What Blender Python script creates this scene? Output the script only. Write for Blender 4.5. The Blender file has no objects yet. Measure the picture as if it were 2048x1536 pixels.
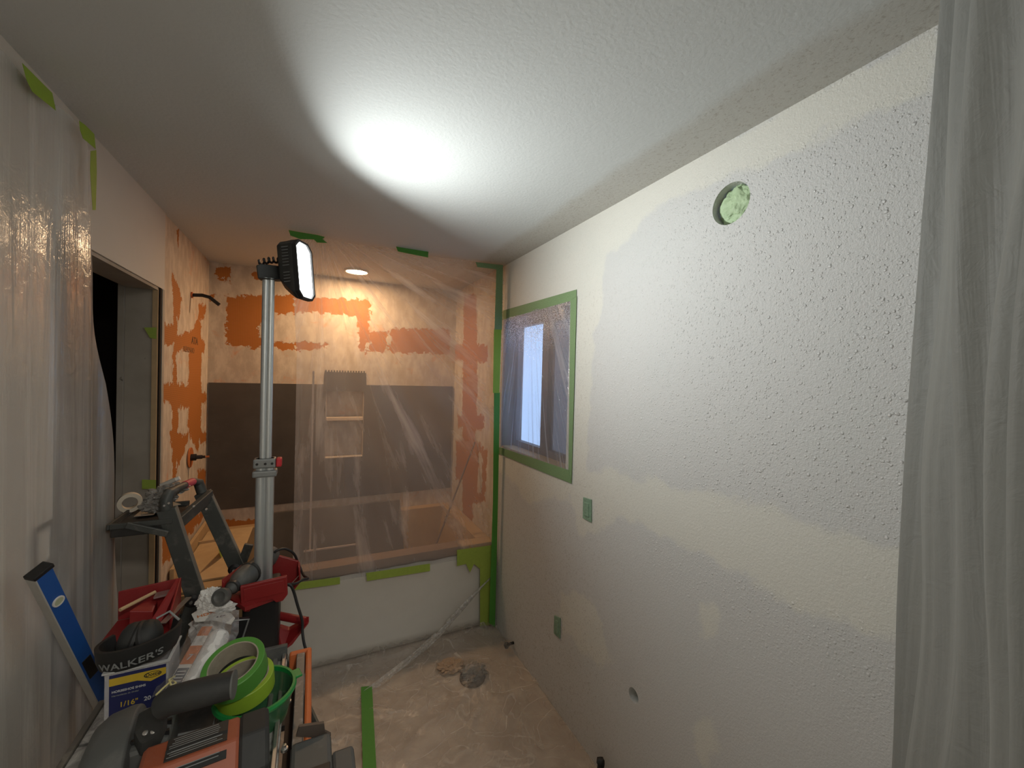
import bpy, bmesh, math, random
from mathutils import Vector, Matrix, noise as mn
random.seed(7)
S = bpy.context.scene
COL = S.collection
PI = math.pi

# ---------------------------------------------------------------- camera
FPX, YAW, PITCH, ROLL, CH = 818.09, .4539, .0144, .0269, 1.6876
_cy, _sy = math.cos(YAW), math.sin(YAW)
CF = Vector((_sy*math.cos(PITCH), _cy*math.cos(PITCH), -math.sin(PITCH)))
_r = Vector((_cy, -_sy, 0)); _u = _r.cross(CF)
CR = _r*math.cos(ROLL)+_u*math.sin(ROLL); CU = -_r*math.sin(ROLL)+_u*math.cos(ROLL)
C0 = Vector((0, 0, CH))
cam = bpy.data.cameras.new('camera'); cam.lens = FPX/2048*36; cam.sensor_width = 36; cam.clip_start = .02
co = bpy.data.objects.new('camera', cam); COL.objects.link(co)
M = Matrix((CR, CU, -CF)).transposed().to_4x4(); M.translation = C0; co.matrix_world = M
S.camera = co

# ---------------------------------------------------------------- view, world, lights
S.view_settings.view_transform = 'Standard'; S.view_settings.look = 'None'
S.view_settings.exposure = 0.22; S.view_settings.gamma = 1; S.view_settings.use_curve_mapping = False
W = bpy.data.worlds.new('dusk_sky'); S.world = W; W.use_nodes = True
W.node_tree.nodes['Background'].inputs[0].default_value = (.42, .62, 1, 1)
W.node_tree.nodes['Background'].inputs[1].default_value = 1.3
WORK_POWER, TUB_POWER, FILL_POWER = 7.3, 10.5, 20.5

def area(name, loc, direction, sx, sy, power, colr, spread=180, shape='RECTANGLE'):
    l = bpy.data.lights.new(name, 'AREA'); l.shape = shape; l.size = sx; l.size_y = sy
    l.energy = power; l.color = colr; l.spread = math.radians(spread)
    o = bpy.data.objects.new(name, l); COL.objects.link(o)
    o.location = loc; o.rotation_euler = Vector(direction).to_track_quat('-Z', 'Y').to_euler()
    return o
LAMP = Vector((-.030, 1.634, 2.048)); LAZ, LEL = math.radians(-31), math.radians(6)
LN = Vector((math.cos(LEL)*math.cos(LAZ), math.cos(LEL)*math.sin(LAZ), math.sin(LEL)))
area('work_light_beam', LAMP+LN*.004, LN, .07, .15, WORK_POWER, (.96, 1, .985), 134)
area('tub_light_beam', (.276, 3.20, 2.425), (0, 0, -1), .14, .14, TUB_POWER, (1, .64, .35), 180, 'DISK')
# added fill light, out of view behind the camera, lifts the room's shade
area('added_fill_beam', (.35, -.75, 2.40), (0, 0, -1), .30, .30, FILL_POWER, (1, .95, .86), 180, 'DISK')

# ---------------------------------------------------------------- geometry helpers
def U(px, py, **k):
    d = CF+CR*((px-1024)/FPX)-CU*((py-768)/FPX)
    ax, v = list(k.items())[0]
    if ax == 'd': return C0+d*v
    i = 'xyz'.index(ax)
    return C0+d*((v-C0[i])/d[i])

def world_off(p):
    o = Vector((0, 0, 0))
    while p: o += p.location; p = p.parent
    return o

def tag(o, label=None, cat=None, group=None, kind=None):
    if label: o['label'] = label
    if cat: o['category'] = cat
    if group: o['group'] = group
    if kind: o['kind'] = kind
    return o

def thing(name, label, cat, loc, group=None):
    o = bpy.data.objects.new(name, None); o.empty_display_size = .05; COL.objects.link(o)
    o.location = loc
    return tag(o, label, cat, group)

class MB:
    def __init__(s): s.b = bmesh.new(); s.uv = None
    def box(s, lo, hi, mat=None):
        lo, hi = Vector(lo), Vector(hi); c = (lo+hi)/2; d = hi-lo
        m = Matrix.Translation(c) @ Matrix.Diagonal((abs(d.x), abs(d.y), abs(d.z), 1))
        bmesh.ops.create_cube(s.b, size=1, matrix=(mat @ m) if mat else m); return s
    def obox(s, c, x, y, z, sx, sy, sz):
        m = Matrix((Vector(x).normalized(), Vector(y).normalized(), Vector(z).normalized())).transposed().to_4x4()
        m.translation = Vector(c)
        bmesh.ops.create_cube(s.b, size=1, matrix=m @ Matrix.Diagonal((sx, sy, sz, 1))); return s
    def tube(s, pts, r, seg=10, cap=True):
        pts = [Vector(p) for p in pts]; n = len(pts)
        rr = r if isinstance(r, (list, tuple)) else [r]*n
        rings = []; up = None
        for i, p in enumerate(pts):
            t = (pts[min(i+1, n-1)]-pts[max(i-1, 0)]).normalized()
            if up is None: up = Vector((0, 0, 1)) if abs(t.z) < .9 else Vector((1, 0, 0))
            a = t.cross(up).normalized(); b = a.cross(t).normalized(); up = b
            rings.append([s.b.verts.new(p+(a*math.cos(2*PI*k/seg)+b*math.sin(2*PI*k/seg))*rr[i]) for k in range(seg)])
        for A, B in zip(rings, rings[1:]):
            for k in range(seg): s.b.faces.new((A[k], A[(k+1) % seg], B[(k+1) % seg], B[k]))
        if cap:
            s.b.faces.new(rings[0][::-1]); s.b.faces.new(rings[-1])
        return s
    def lathe(s, prof, o, axis=(0, 0, 1), seg=28, closed=False, sc=(1, 1), ref=None):
        o = Vector(o); ax = Vector(axis).normalized()
        ref = Vector(ref) if ref else (Vector((1, 0, 0)) if abs(ax.x) < .9 else Vector((0, 1, 0)))
        a = (ref-ax*ref.dot(ax)).normalized(); b = ax.cross(a)
        rings = []
        for r, z in prof:
            rings.append([s.b.verts.new(o+ax*z+(a*math.cos(2*PI*k/seg)*sc[0]+b*math.sin(2*PI*k/seg)*sc[1])*max(r, 1e-5)) for k in range(seg)])
        prs = list(zip(rings, rings[1:])) + ([(rings[-1], rings[0])] if closed else [])
        for A, B in prs:
            for k in range(seg): s.b.faces.new((A[k], A[(k+1) % seg], B[(k+1) % seg], B[k]))
        if not closed:
            if prof[0][0] > 1e-4: s.b.faces.new(rings[0][::-1])
            if prof[-1][0] > 1e-4: s.b.faces.new(rings[-1])
        return s
    def prism(s, pts, ext):
        ext = Vector(ext); A = [s.b.verts.new(Vector(p)) for p in pts]; B = [s.b.verts.new(Vector(p)+ext) for p in pts]
        n = len(A); s.b.faces.new(A[::-1]); s.b.faces.new(B)
        for i in range(n): s.b.faces.new((A[i], A[(i+1) % n], B[(i+1) % n], B[i]))
        return s
    def grid(s, f, nu, nv):
        V = [[s.b.verts.new(f(i/nu, j/nv)) for i in range(nu+1)] for j in range(nv+1)]
        for j in range(nv):
            for i in range(nu): s.b.faces.new((V[j][i], V[j][i+1], V[j+1][i+1], V[j+1][i]))
        return s
    def blob(s, c, r, sub=3, amp=.3, fr=6, sc=(1, 1, 1), seed=0):
        g = bmesh.ops.create_icosphere(s.b, subdivisions=sub, radius=1)
        for v in g['verts']:
            n = v.co.copy(); k = 1+amp*(mn.noise(n*fr*.5+Vector((seed, 3, 1)))+.6*abs(mn.noise(n*fr+Vector((seed, 9, 2)))))
            v.co = Vector(c)+Vector((n.x*sc[0], n.y*sc[1], n.z*sc[2]))*r*k
        return s
    def build(s, name, mat, parent=None, smooth=False, bevel=0, solid=0, subd=0):
        me = bpy.data.meshes.new(name); bmesh.ops.recalc_face_normals(s.b, faces=s.b.faces[:])
        if parent is not None: off = world_off(parent)
        else:
            xs = [v.co for v in s.b.verts]
            mi = [min(c[i] for c in xs) for i in range(3)]; ma = [max(c[i] for c in xs) for i in range(3)]
            off = Vector(((mi[0]+ma[0])/2, (mi[1]+ma[1])/2, mi[2]))
        for v in s.b.verts: v.co -= off
        s.b.to_mesh(me); s.b.free(); me.materials.append(mat)
        o = bpy.data.objects.new(name, me); COL.objects.link(o)
        if parent is not None: o.parent = parent
        else: o.location = off
        if smooth:
            for p in me.polygons: p.use_smooth = True
            try: me.set_sharp_from_angle(angle=math.radians(38))
            except Exception: pass
        if bevel:
            m = o.modifiers.new('bevel', 'BEVEL'); m.width = bevel; m.segments = 2; m.limit_method = 'ANGLE'; m.angle_limit = math.radians(35)
        if solid:
            m = o.modifiers.new('solid', 'SOLIDIFY'); m.thickness = solid; m.offset = 0
        if subd:
            m = o.modifiers.new('sub', 'SUBSURF'); m.levels = m.render_levels = subd
        return o

def plate(px, ext, **plane):
    """polygon drawn on a real plane (x=, y= or z=) with real thickness ext"""
    m = MB(); pts = [U(a, b, **plane) for a, b in px]; ax = 'xyz'.index(list(plane)[0])
    e = Vector((0, 0, 0)); e[ax] = ext
    return m.prism(pts, e)

def text_obj(body, size, origin, xdir, ydir, mat, name, parent=None, squash=1, depth=.0003, bend=None, align='LEFT'):
    cu = bpy.data.curves.new(name, 'FONT'); cu.body = body; cu.size = size; cu.extrude = depth; cu.align_x = align
    cu.offset = size*.012
    t = bpy.data.objects.new(name, cu); COL.objects.link(t)
    dg = bpy.context.evaluated_depsgraph_get(); dg.update()
    me = bpy.data.meshes.new_from_object(t.evaluated_get(dg)); bpy.data.objects.remove(t)
    X, Y = Vector(xdir).normalized(), Vector(ydir).normalized(); Z = X.cross(Y)
    for v in me.vertices:
        x, y, z = v.co
        v.co = bend(x*squash, y, z) if bend else Vector(origin)+X*x*squash+Y*y+Z*z
    me.materials.clear(); me.materials.append(mat)
    o = bpy.data.objects.new(name, me); COL.objects.link(o)
    off = world_off(parent) if parent else Vector(origin)
    for v in me.vertices: v.co -= off
    if parent: o.parent = parent
    else: o.location = off
    return o

# ---------------------------------------------------------------- materials
class NT:
    def __init__(s, name):
        s.m = bpy.data.materials.new(name); s.m.use_nodes = True; s.t = s.m.node_tree; s.t.nodes.clear()
        s.out = s.t.nodes.new('ShaderNodeOutputMaterial')
    def n(s, typ, **kw):
        nd = s.t.nodes.new('ShaderNode'+typ)
        for k, v in kw.items():
            if k.startswith('_'): setattr(nd, k[1:], v)
        return nd
    def link(s, a, b): s.t.links.new(a, b)
    def put(s, sock, v):
        if hasattr(v, 'is_linked') or isinstance(v, bpy.types.NodeSocket): s.link(v, sock)
        else: sock.default_value = v
    def math(s, op, a, b=None, c=None, clamp=False):
        nd = s.n('Math', _operation=op, _use_clamp=clamp); s.put(nd.inputs[0], a)
        if b is not None: s.put(nd.inputs[1], b)
        if c is not None: s.put(nd.inputs[2], c)
        return nd.outputs[0]
    def coords(s, kind='Object'): return s.n('TexCoord').outputs[kind]
    def geo(s): return s.n('NewGeometry').outputs['Position']
    def mapping(s, vec, scale=(1, 1, 1), rot=(0, 0, 0), loc=(0, 0, 0)):
        nd = s.n('Mapping'); s.link(vec, nd.inputs[0]); nd.inputs[1].default_value = loc; nd.inputs[2].default_value = rot; nd.inputs[3].default_value = scale
        return nd.outputs[0]
    def noise(s, vec, scale, detail=3, rough=.5, dist=0):
        nd = s.n('TexNoise'); s.link(vec, nd.inputs['Vector']); nd.inputs['Scale'].default_value = scale
        nd.inputs['Detail'].default_value = detail; nd.inputs['Roughness'].default_value = rough; nd.inputs['Distortion'].default_value = dist
        return nd.outputs[0]
    def vor(s, vec, scale, out='Distance', rnd=1):
        nd = s.n('TexVoronoi'); s.link(vec, nd.inputs['Vector']); nd.inputs['Scale'].default_value = scale
        nd.inputs['Randomness'].default_value = rnd
        return nd.outputs[out]
    def ramp(s, f, a, b, lo=0.0, hi=1.0):
        nd = s.n('MapRange', _interpolation_type='SMOOTHSTEP'); s.put(nd.inputs[0], f)
        nd.inputs[1].default_value = a; nd.inputs[2].default_value = b; nd.inputs[3].default_value = lo; nd.inputs[4].default_value = hi
        return nd.outputs[0]
    def mix(s, f, a, b):
        nd = s.n('Mix', _data_type='RGBA'); s.put(nd.inputs[0], f)
        s.put(nd.inputs[6], a if not isinstance(a, tuple) else (*a, 1)[:4]); s.put(nd.inputs[7], b if not isinstance(b, tuple) else (*b, 1)[:4])
        return nd.outputs[2]
    def attr(s, name): return s.n('Attribute', _attribute_name=name).outputs['Fac']
    def bump(s, h, strength=.3, dist=.01):
        nd = s.n('Bump'); s.link(h, nd.inputs['Height']); nd.inputs['Strength'].default_value = strength; nd.inputs['Distance'].default_value = dist
        return nd.outputs[0]
    def bsdf(s, col, rough=.6, metal=0, normal=None, spec=.5, alpha=None):
        nd = s.n('BsdfPrincipled'); s.put(nd.inputs['Base Color'], col if not isinstance(col, tuple) else (*col, 1)[:4])
        s.put(nd.inputs['Roughness'], rough); s.put(nd.inputs['Metallic'], metal); nd.inputs['Specular IOR Level'].default_value = spec
        if normal is not None: s.link(normal, nd.inputs['Normal'])
        return nd
    def done(s, sh): s.link(sh.outputs[0] if hasattr(sh, 'outputs') else sh, s.out.inputs[0]); return s.m

def mat(name, col, rough=.5, metal=0, vary=.12, scale=30, bump=0, spec=.5):
    t = NT(name); c = t.coords(); nz = t.noise(c, scale, 4, .6)
    dark = tuple(x*(1-vary) for x in col); lite = tuple(min(1, x*(1+vary)) for x in col)
    colr = t.mix(nz, dark, lite)
    nb = t.bump(nz, bump, .002) if bump else None
    return t.done(t.bsdf(colr, rough, metal, nb, spec))

def dusty(name, col, dust=(.42, .38, .32), amt=.4, rough=.6, metal=0, scale=14):
    t = NT(name); c = t.coords(); nz = t.noise(c, scale, 6, .65, .4); f = t.ramp(nz, .5, .75, .03, amt)
    n2 = t.noise(c, scale*9, 2)
    return t.done(t.bsdf(t.mix(f, col, dust), t.math('ADD', rough, t.math('MULTIPLY', f, .3)), metal, t.bump(n2, .15, .001)))

def emis(name, col, st):
    t = NT(name); e = t.n('Emission'); e.inputs[0].default_value = (*col, 1); e.inputs[1].default_value = st
    return t.done(e)

TAPE = mat('green_tape', (.065, .25, .03), .55, vary=.1, scale=60)
TAPE_D = mat('spray_dusted_green_tape', (.18, .29, .14), .6, vary=.35, scale=180)
LIME = mat('lime_tape', (.25, .40, .03), .5, vary=.08, scale=60)
OLIVE = mat('olive_tape', (.30, .40, .06), .6, vary=.15, scale=50)
BLACK = dusty('black_plastic', (.010, .011, .012), amt=.10, rough=.45)
BLACKC = mat('black_rubber', (.009, .009, .010), .5)
VOID = mat('painted_darkness', (.012, .007, .005), .95)  # near-black colour stands for missing light beyond the door and in the gap
RED = dusty('red_plastic', (.22, .006, .008), (.30, .2, .17), .10, .42)
ALU = dusty('brushed_aluminium', (.52, .55, .56), (.4, .4, .38), .25, .36, .75)
ALU_D = mat('grey_clamp', (.22, .23, .23), .45, .3)
GREYP = dusty('grey_plastic', (.068, .072, .070), (.25, .24, .22), .3, .55)
DKGREY = dusty('dark_grey_rubber', (.015, .016, .016), (.12, .12, .11), .15, .65)
LADDER = dusty('grey_ladder_paint', (.05, .056, .054), (.34, .31, .27), .35, .5, .2)
LADDERE = dusty('worn_ladder_edge', (.22, .22, .20), (.4, .38, .33), .4, .5, .4)
ORANGE = dusty('orange_plastic', (.55, .13, .03), (.4, .3, .22), .25, .5)
RIDG = dusty('rust_orange_plastic', (.28, .068, .028), (.3, .24, .2), .25, .5)
WHITE = mat('white_paint', (.62, .60, .55), .5, scale=12, vary=.05)
PAPERW = mat('white_card', (.66, .64, .60), .6)
PAPERG = mat('pale_green_masking_paper', (.42, .55, .34), .6, vary=.18, scale=25, bump=.3)
CORE = mat('cardboard_core', (.30, .27, .21), .7, vary=.25, scale=60)
WOOD = mat('raw_wood', (.47, .33, .18), .7, vary=.2, scale=14)
CARD = mat('tan_protection_board', (.36, .23, .11), .75, vary=.22, scale=10)
BROWNP = mat('brown_masking_paper', (.18, .115, .075), .7, vary=.22, scale=14)
BLUE = mat('blue_anodised', (.018, .10, .38), .4, .2, vary=.1)
NAVY = mat('navy_print', (.012, .016, .085), .5)
YELL = mat('yellow_print', (.52, .36, .03), .5)
INKW = mat('white_print', (.55, .56, .56), .5)
INKG = mat('grey_print', (.20, .21, .21), .5)
INKD = mat('dark_print', (.02, .02, .02), .5)
INKO = mat('orange_print', (.60, .17, .03), .5)
STEEL = mat('steel', (.55, .54, .52), .3, .9)
COPPER = mat('copper', (.60, .24, .10), .35, .8)
CHAR = None

def t_panel():
    t = NT('charcoal_foam_panel'); c = t.geo(); nz = t.noise(c, 3, 4, .6); n2 = t.noise(t.mapping(c, (1, 1, 6)), 14, 3)
    col = t.mix(t.ramp(nz, .3, .7), (.058, .050, .044), (.082, .071, .062)); col = t.mix(t.ramp(n2, .62, .8, 0, .35), col, (.12, .10, .085))
    return t.done(t.bsdf(col, .8, 0, t.bump(t.noise(c, 150, 2), .2, .001)))
CHAR = t_panel()

# wall covered with orange membrane smeared with thinset; attribute 'om' > 0 where membrane is bare
def t_membrane():
    t = NT('thinset_over_orange_membrane'); c = t.geo()
    nz = t.noise(c, 22, 5, .62); nz2 = t.noise(t.mapping(c, (2.2, 2.2, 1)), 9, 4, .6)
    d = t.math('ADD', t.attr('om'), t.math('MULTIPLY', t.math('SUBTRACT', nz, .5), .13))
    f = t.ramp(d, -.003, .004)
    gridw = t.n('TexBrick'); t.link(t.mapping(c, (1, 1, 1)), gridw.inputs['Vector'])
    sep = t.n('SeparateXYZ'); t.link(c, sep.inputs[0])
    hx = t.math('ADD', sep.outputs[0], sep.outputs[1])
    def lines(v, k): return t.ramp(t.math('PINGPONG', t.math('MULTIPLY', v, k), 1.0), .72, .95)
    g = t.math('MAXIMUM', lines(sep.outputs[2], 190), t.math('MULTIPLY', lines(hx, 190), .7))
    t.t.nodes.remove(gridw)
    org = t.mix(g, (.42, .150, .026), (.27, .085, .013))
    thin = t.mix(t.ramp(nz2, .35, .7), (.47, .39, .31), (.62, .53, .43))
    pink = t.math('MULTIPLY', t.ramp(t.noise(c, 5.5, 5, .7, .6), .56, .68), t.ramp(t.noise(c, 40, 3), .35, .6, .2, .75))
    thin = t.mix(t.math('MULTIPLY', pink, .75), thin, (.60, .26, .12))
    scr = t.ramp(t.noise(t.mapping(c, (1, 1, 9)), 16, 4, .7), .64, .74, 0, .4)
    thin = t.mix(scr, thin, (.26, .18, .13))
    col = t.mix(f, thin, org)
    h = t.math('ADD', t.math('MULTIPLY', t.math('SUBTRACT', 1.0, f), .7), t.math('MULTIPLY', nz, .35))
    return t.done(t.bsdf(col, .75, 0, t.bump(h, .5, .004)))
MEMB = t_membrane()

# drywall: attribute 'mud' > 0 where joint compound, 'drop' amount of big texture drops
def t_rightwall():
    t = NT('primed_and_textured_drywall'); c = t.geo()
    n1 = t.noise(c, 7, 4, .6)
    m = t.ramp(t.math('ADD', t.attr('mud'), t.math('MULTIPLY', t.math('SUBTRACT', n1, .5), .16)), -.012, .02)
    col = t.mix(m, (.595, .595, .585), (.665, .655, .60))
    n2 = t.noise(c, 2.2, 4, .6)
    col = t.mix(t.ramp(n2, .45, .7, 0, .12), col, (.50, .56, .53))
    # fine spray spots, dark at a distance
    dirt = t.attr('dirt')
    sp = t.math('MULTIPLY', t.ramp(t.noise(c, 120, 3, .7), .54, .66), dirt)
    col = t.mix(t.math('MULTIPLY', sp, .5), col, (.27, .23, .19))
    drop = t.attr('drop')
    wob = t.n('VectorMath', _operation='ADD'); t.link(c, wob.inputs[0])
    nn = t.n('TexNoise'); t.link(c, nn.inputs['Vector']); nn.inputs['Scale'].default_value = 60
    sc = t.n('VectorMath', _operation='SCALE'); t.link(nn.outputs['Color'], sc.inputs[0]); sc.inputs[3].default_value = .005
    t.link(sc.outputs[0], wob.inputs[1]); cw = wob.outputs[0]
    def drops(scale, thr, rad):
        v = t.n('TexVoronoi'); t.link(cw, v.inputs['Vector']); v.inputs['Scale'].default_value = scale
        sepc = t.n('SeparateColor'); t.link(v.outputs['Color'], sepc.inputs[0])
        on = t.ramp(sepc.outputs[0], thr, thr+.02)
        return t.math('MULTIPLY', t.math('SQRT', t.math('SUBTRACT', 1.0, t.math('DIVIDE', v.outputs['Distance'], rad), clamp=True)), on)
    d1 = t.math('MULTIPLY', t.math('ADD', drops(62, .84, .34), t.math('MULTIPLY', drops(125, .68, .40), .5)), drop)
    d2 = t.math('MULTIPLY', t.noise(c, 130, 3, .55), .42)
    col = t.mix(t.math('MULTIPLY', d1, .8, clamp=True), col, (.80, .80, .79))
    h = t.math('ADD', t.math('ADD', d1, d2), t.math('MULTIPLY', t.noise(c, 260, 3, .6), .14))
    h = t.math('MULTIPLY', h, t.math('ADD', .55, t.math('MULTIPLY', drop, .45)))
    return t.done(t.bsdf(col, t.math('SUBTRACT', .60, t.math('MULTIPLY', d1, .5), clamp=True), 0, t.bump(h, 1.0, .0048), .5))
RWALL = t_rightwall()

def t_ceiling():
    t = NT('textured_ceiling_paint'); c = t.geo(); sep = t.n('SeparateXYZ'); t.link(c, sep.inputs[0])
    n = t.noise(c, 95, 3, .55); n2 = t.noise(c, 3, 4)
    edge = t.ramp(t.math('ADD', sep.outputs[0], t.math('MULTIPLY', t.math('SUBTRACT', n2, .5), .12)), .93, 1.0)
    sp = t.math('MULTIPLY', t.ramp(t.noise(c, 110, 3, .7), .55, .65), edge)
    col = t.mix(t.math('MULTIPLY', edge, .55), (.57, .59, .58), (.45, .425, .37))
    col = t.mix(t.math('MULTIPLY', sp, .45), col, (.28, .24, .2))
    return t.done(t.bsdf(col, .7, 0, t.bump(n, .35, .003), .3))
CEIL = t_ceiling()

def t_drywall(name='white_drywall', a=(.60, .575, .53), b=(.52, .495, .45)):
    t = NT(name); c = t.geo(); n = t.noise(c, 2.5, 4, .6)
    return t.done(t.bsdf(t.mix(n, a, b), .75, 0, t.bump(t.noise(c, 60, 3), .08, .002)))
DRY = t_drywall()
def t_jamb():
    t = NT('scuffed_grey_board'); c = t.geo(); n = t.noise(c, 16, 5, .65); n2 = t.noise(c, 4, 4)
    col = t.mix(t.ramp(n2, .3, .7), (.30, .265, .22), (.40, .36, .31)); col = t.mix(t.ramp(n, .66, .72, 0, .7), col, (.05, .045, .04))
    return t.done(t.bsdf(col, .85, 0, t.bump(n, .2, .003)))
JAMB = t_jamb()

def t_floor():
    t = NT('dusty_paper_floor'); c = t.geo(); n = t.noise(c, 5, 6, .65); n2 = t.noise(c, 60, 3, .6); n3 = t.noise(c, 1.4, 3)
    col = t.mix(t.ramp(n, .3, .7), (.38, .31, .25), (.54, .465, .39)); col = t.mix(t.ramp(n2, .55, .75, 0, .35), col, (.50, .44, .37))
    col = t.mix(t.ramp(n3, .52, .68, 0, .35), col, (.33, .25, .19))
    return t.done(t.bsdf(col, .8, 0, t.bump(n2, .2, .002)))
FLOOR = t_floor()

def film(name, base, amp, tint=(.8, .8, .82), center=None, freq=(30, 1.2), bumpk=.4, gloss=.10, rough=.22, specks=0, speckz=None, transl=.5, crease_glint=0, spth=.60):
    """thin polythene: clear film with milky streaks that follow its folds, optional painted crease highlights"""
    t = NT(name); c = t.geo(); sep = t.n('SeparateXYZ'); t.link(c, sep.inputs[0])
    if center:
        dx = t.math('SUBTRACT', sep.outputs[center[2]], center[0]); dz = t.math('SUBTRACT', sep.outputs[center[3]], center[1])
        ang = t.math('ARCTAN2', dx, dz); rad = t.math('SQRT', t.math('ADD', t.math('MULTIPLY', dx, dx), t.math('MULTIPLY', dz, dz)))
        cmb = t.n('CombineXYZ'); t.link(t.math('MULTIPLY', ang, freq[0]), cmb.inputs[0]); t.link(t.math('MULTIPLY', rad, freq[1]), cmb.inputs[1])
        vec = cmb.outputs[0]
    else:
        vec = t.mapping(c, (freq[0], freq[0], freq[1]))
    s1 = t.noise(vec, 1, 5, .62, .5); s2 = t.noise(c, 2.2, 4, .6)
    st = t.ramp(s1, .48, .72)
    fac = t.math('ADD', base, t.math('MULTIPLY', st, amp)); fac = t.math('ADD', fac, t.math('MULTIPLY', t.math('SUBTRACT', s2, .5), amp*.8), clamp=True)
    if crease_glint:  # highlights on creases painted in as paler, more opaque lines
        for sc_, am in ((3.2, 1), (7, .6)):
            rn = t.math('ABSOLUTE', t.math('SUBTRACT', t.noise(c, sc_, 2, .4, 1.2), .5))
            fac = t.math('ADD', fac, t.ramp(rn, .022, .0, 0, crease_glint*am), clamp=True)
    if specks:
        sp = t.ramp(t.noise(c, 170, 2, .6), spth, spth+.05, 0, specks)
        if speckz: sp = t.math('MULTIPLY', sp, t.ramp(sep.outputs[2], speckz[0], speckz[1], .25, 1))
        fac = t.math('MAXIMUM', fac, sp)
    h = t.math('ADD', s1, t.math('MULTIPLY', t.noise(c, 25, 4, .6, .8), .35))
    nb = t.bump(h, bumpk, .012)
    df = t.n('BsdfDiffuse'); df.inputs[0].default_value = (*tint, 1); t.link(nb, df.inputs['Normal'])
    tl = t.n('BsdfTranslucent'); tl.inputs[0].default_value = (*tint, 1)
    m1 = t.n('MixShader'); m1.inputs[0].default_value = transl; t.link(df.outputs[0], m1.inputs[1]); t.link(tl.outputs[0], m1.inputs[2])
    tr = t.n('BsdfTransparent'); tr.inputs[0].default_value = (.97, .97, .97, 1)
    m2 = t.n('MixShader'); t.link(fac, m2.inputs[0]); t.link(tr.outputs[0], m2.inputs[1]); t.link(m1.outputs[0], m2.inputs[2])
    gl = t.n('BsdfGlossy'); gl.inputs['Roughness'].default_value = rough; gl.inputs[0].default_value = (.9, .9, .9, 1); t.link(nb, gl.inputs['Normal'])
    fr = t.n('LayerWeight'); fr.inputs[0].default_value = .25
    gf = t.math('ADD', gloss*.4, t.math('MULTIPLY', fr.outputs['Facing'], gloss), clamp=True)
    m3 = t.n('MixShader'); t.link(gf, m3.inputs[0]); t.link(m2.outputs[0], m3.inputs[1]); t.link(gl.outputs[0], m3.inputs[2])
    return t.done(m3)

# ---------------------------------------------------------------- room shell
XL, XR, YP, YB, H = -.654, 1.146, 2.537, 3.495, 2.44
def struct(name, m, mt): return tag(m.build(name, mt), kind='structure')
DY0, DY1, DZ = 1.60, 2.474, 2.07       # doorway in the left wall
YF = -1.25                             # wall behind the photographer

def seg_d(px, py, a, b):
    vx, vy = b[0]-a[0], b[1]-a[1]; L = vx*vx+vy*vy or 1e-9
    k = max(0, min(1, ((px-a[0])*vx+(py-a[1])*vy)/L)); return math.hypot(px-a[0]-vx*k, py-a[1]-vy*k)
def sdf(p, poly):
    """signed distance, positive inside"""
    d = 1e9; ins = False; n = len(poly)
    for i in range(n):
        a, b = poly[i], poly[(i+1) % n]; d = min(d, seg_d(p[0], p[1], a, b))
        if (a[1] > p[1]) != (b[1] > p[1]) and p[0] < (b[0]-a[0])*(p[1]-a[1])/(b[1]-a[1])+a[0]: ins = not ins
    return d if ins else -d
def field(o, name, axes, polys, cuts=()):
    me = o.data; at = me.attributes.new(name, 'FLOAT', 'POINT'); off = o.location
    for i, v in enumerate(me.vertices):
        w = v.co+off; p = (w[axes[0]], w[axes[1]])
        f = max([sdf(p, q) for q in polys] or [-1])
        for q in cuts: f = min(f, -sdf(p, q))
        at.data[i].value = max(-.3, min(.3, f))
def onplane(px, axes, **pl):
    return [[(U(a, b, **pl)[axes[0]], U(a, b, **pl)[axes[1]]) for a, b in q] for q in px]

def grid_slab(name, mt, const, c0, c1, a, a0, a1, z0, z1, step=.03, cutters=()):
    """wall slab with a finely divided face at c0, holes cut by cutter meshes"""
    m = MB(); na = round((a1-a0)/step); nz = round((z1-z0)/step)
    def P(c, u, v):
        q = [0, 0, v]; q[const] = c; q[a] = u; return Vector(q)
    b = m.b
    V = [[b.verts.new(P(c0, a0+(a1-a0)*i/na, z0+(z1-z0)*j/nz)) for i in range(na+1)] for j in range(nz+1)]
    for j in range(nz):
        for i in range(na): b.faces.new((V[j][i], V[j][i+1], V[j+1][i+1], V[j+1][i]))
    rim = [V[0][i] for i in range(na+1)]+[V[j][na] for j in range(1, nz+1)]+[V[nz][i] for i in range(na-1, -1, -1)]+[V[j][0] for j in range(nz-1, 0, -1)]
    back = [b.verts.new(Vector([c1 if k == const else v.co[k] for k in range(3)])) for v in rim]
    n = len(rim)
    for i in range(n): b.faces.new((rim[i], rim[(i+1) % n], back[(i+1) % n], back[i]))
    b.faces.new(back)
    o = m.build(name, mt)
    if cutters:
        tmp = []
        for cm in cutters:
            c = cm.build('cut', mt); tmp.append(c)
            md = o.modifiers.new('b', 'BOOLEAN'); md.operation = 'DIFFERENCE'; md.solver = 'EXACT'; md.object = c
        dg = bpy.context.evaluated_depsgraph_get(); dg.update()
        me = bpy.data.meshes.new_from_object(o.evaluated_get(dg)); o.modifiers.clear(); o.data = me
        for c in tmp: bpy.data.objects.remove(c)
    return tag(o, kind='structure')

struct('floor', MB().box((-2.6, YF-.1, -.1), (XR+.15, YB+.1, 0)), FLOOR)
struct('ceiling', MB().box((-2.6, YF-.1, H), (XR+.15, YB+.1, H+.1)), CEIL)

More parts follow.
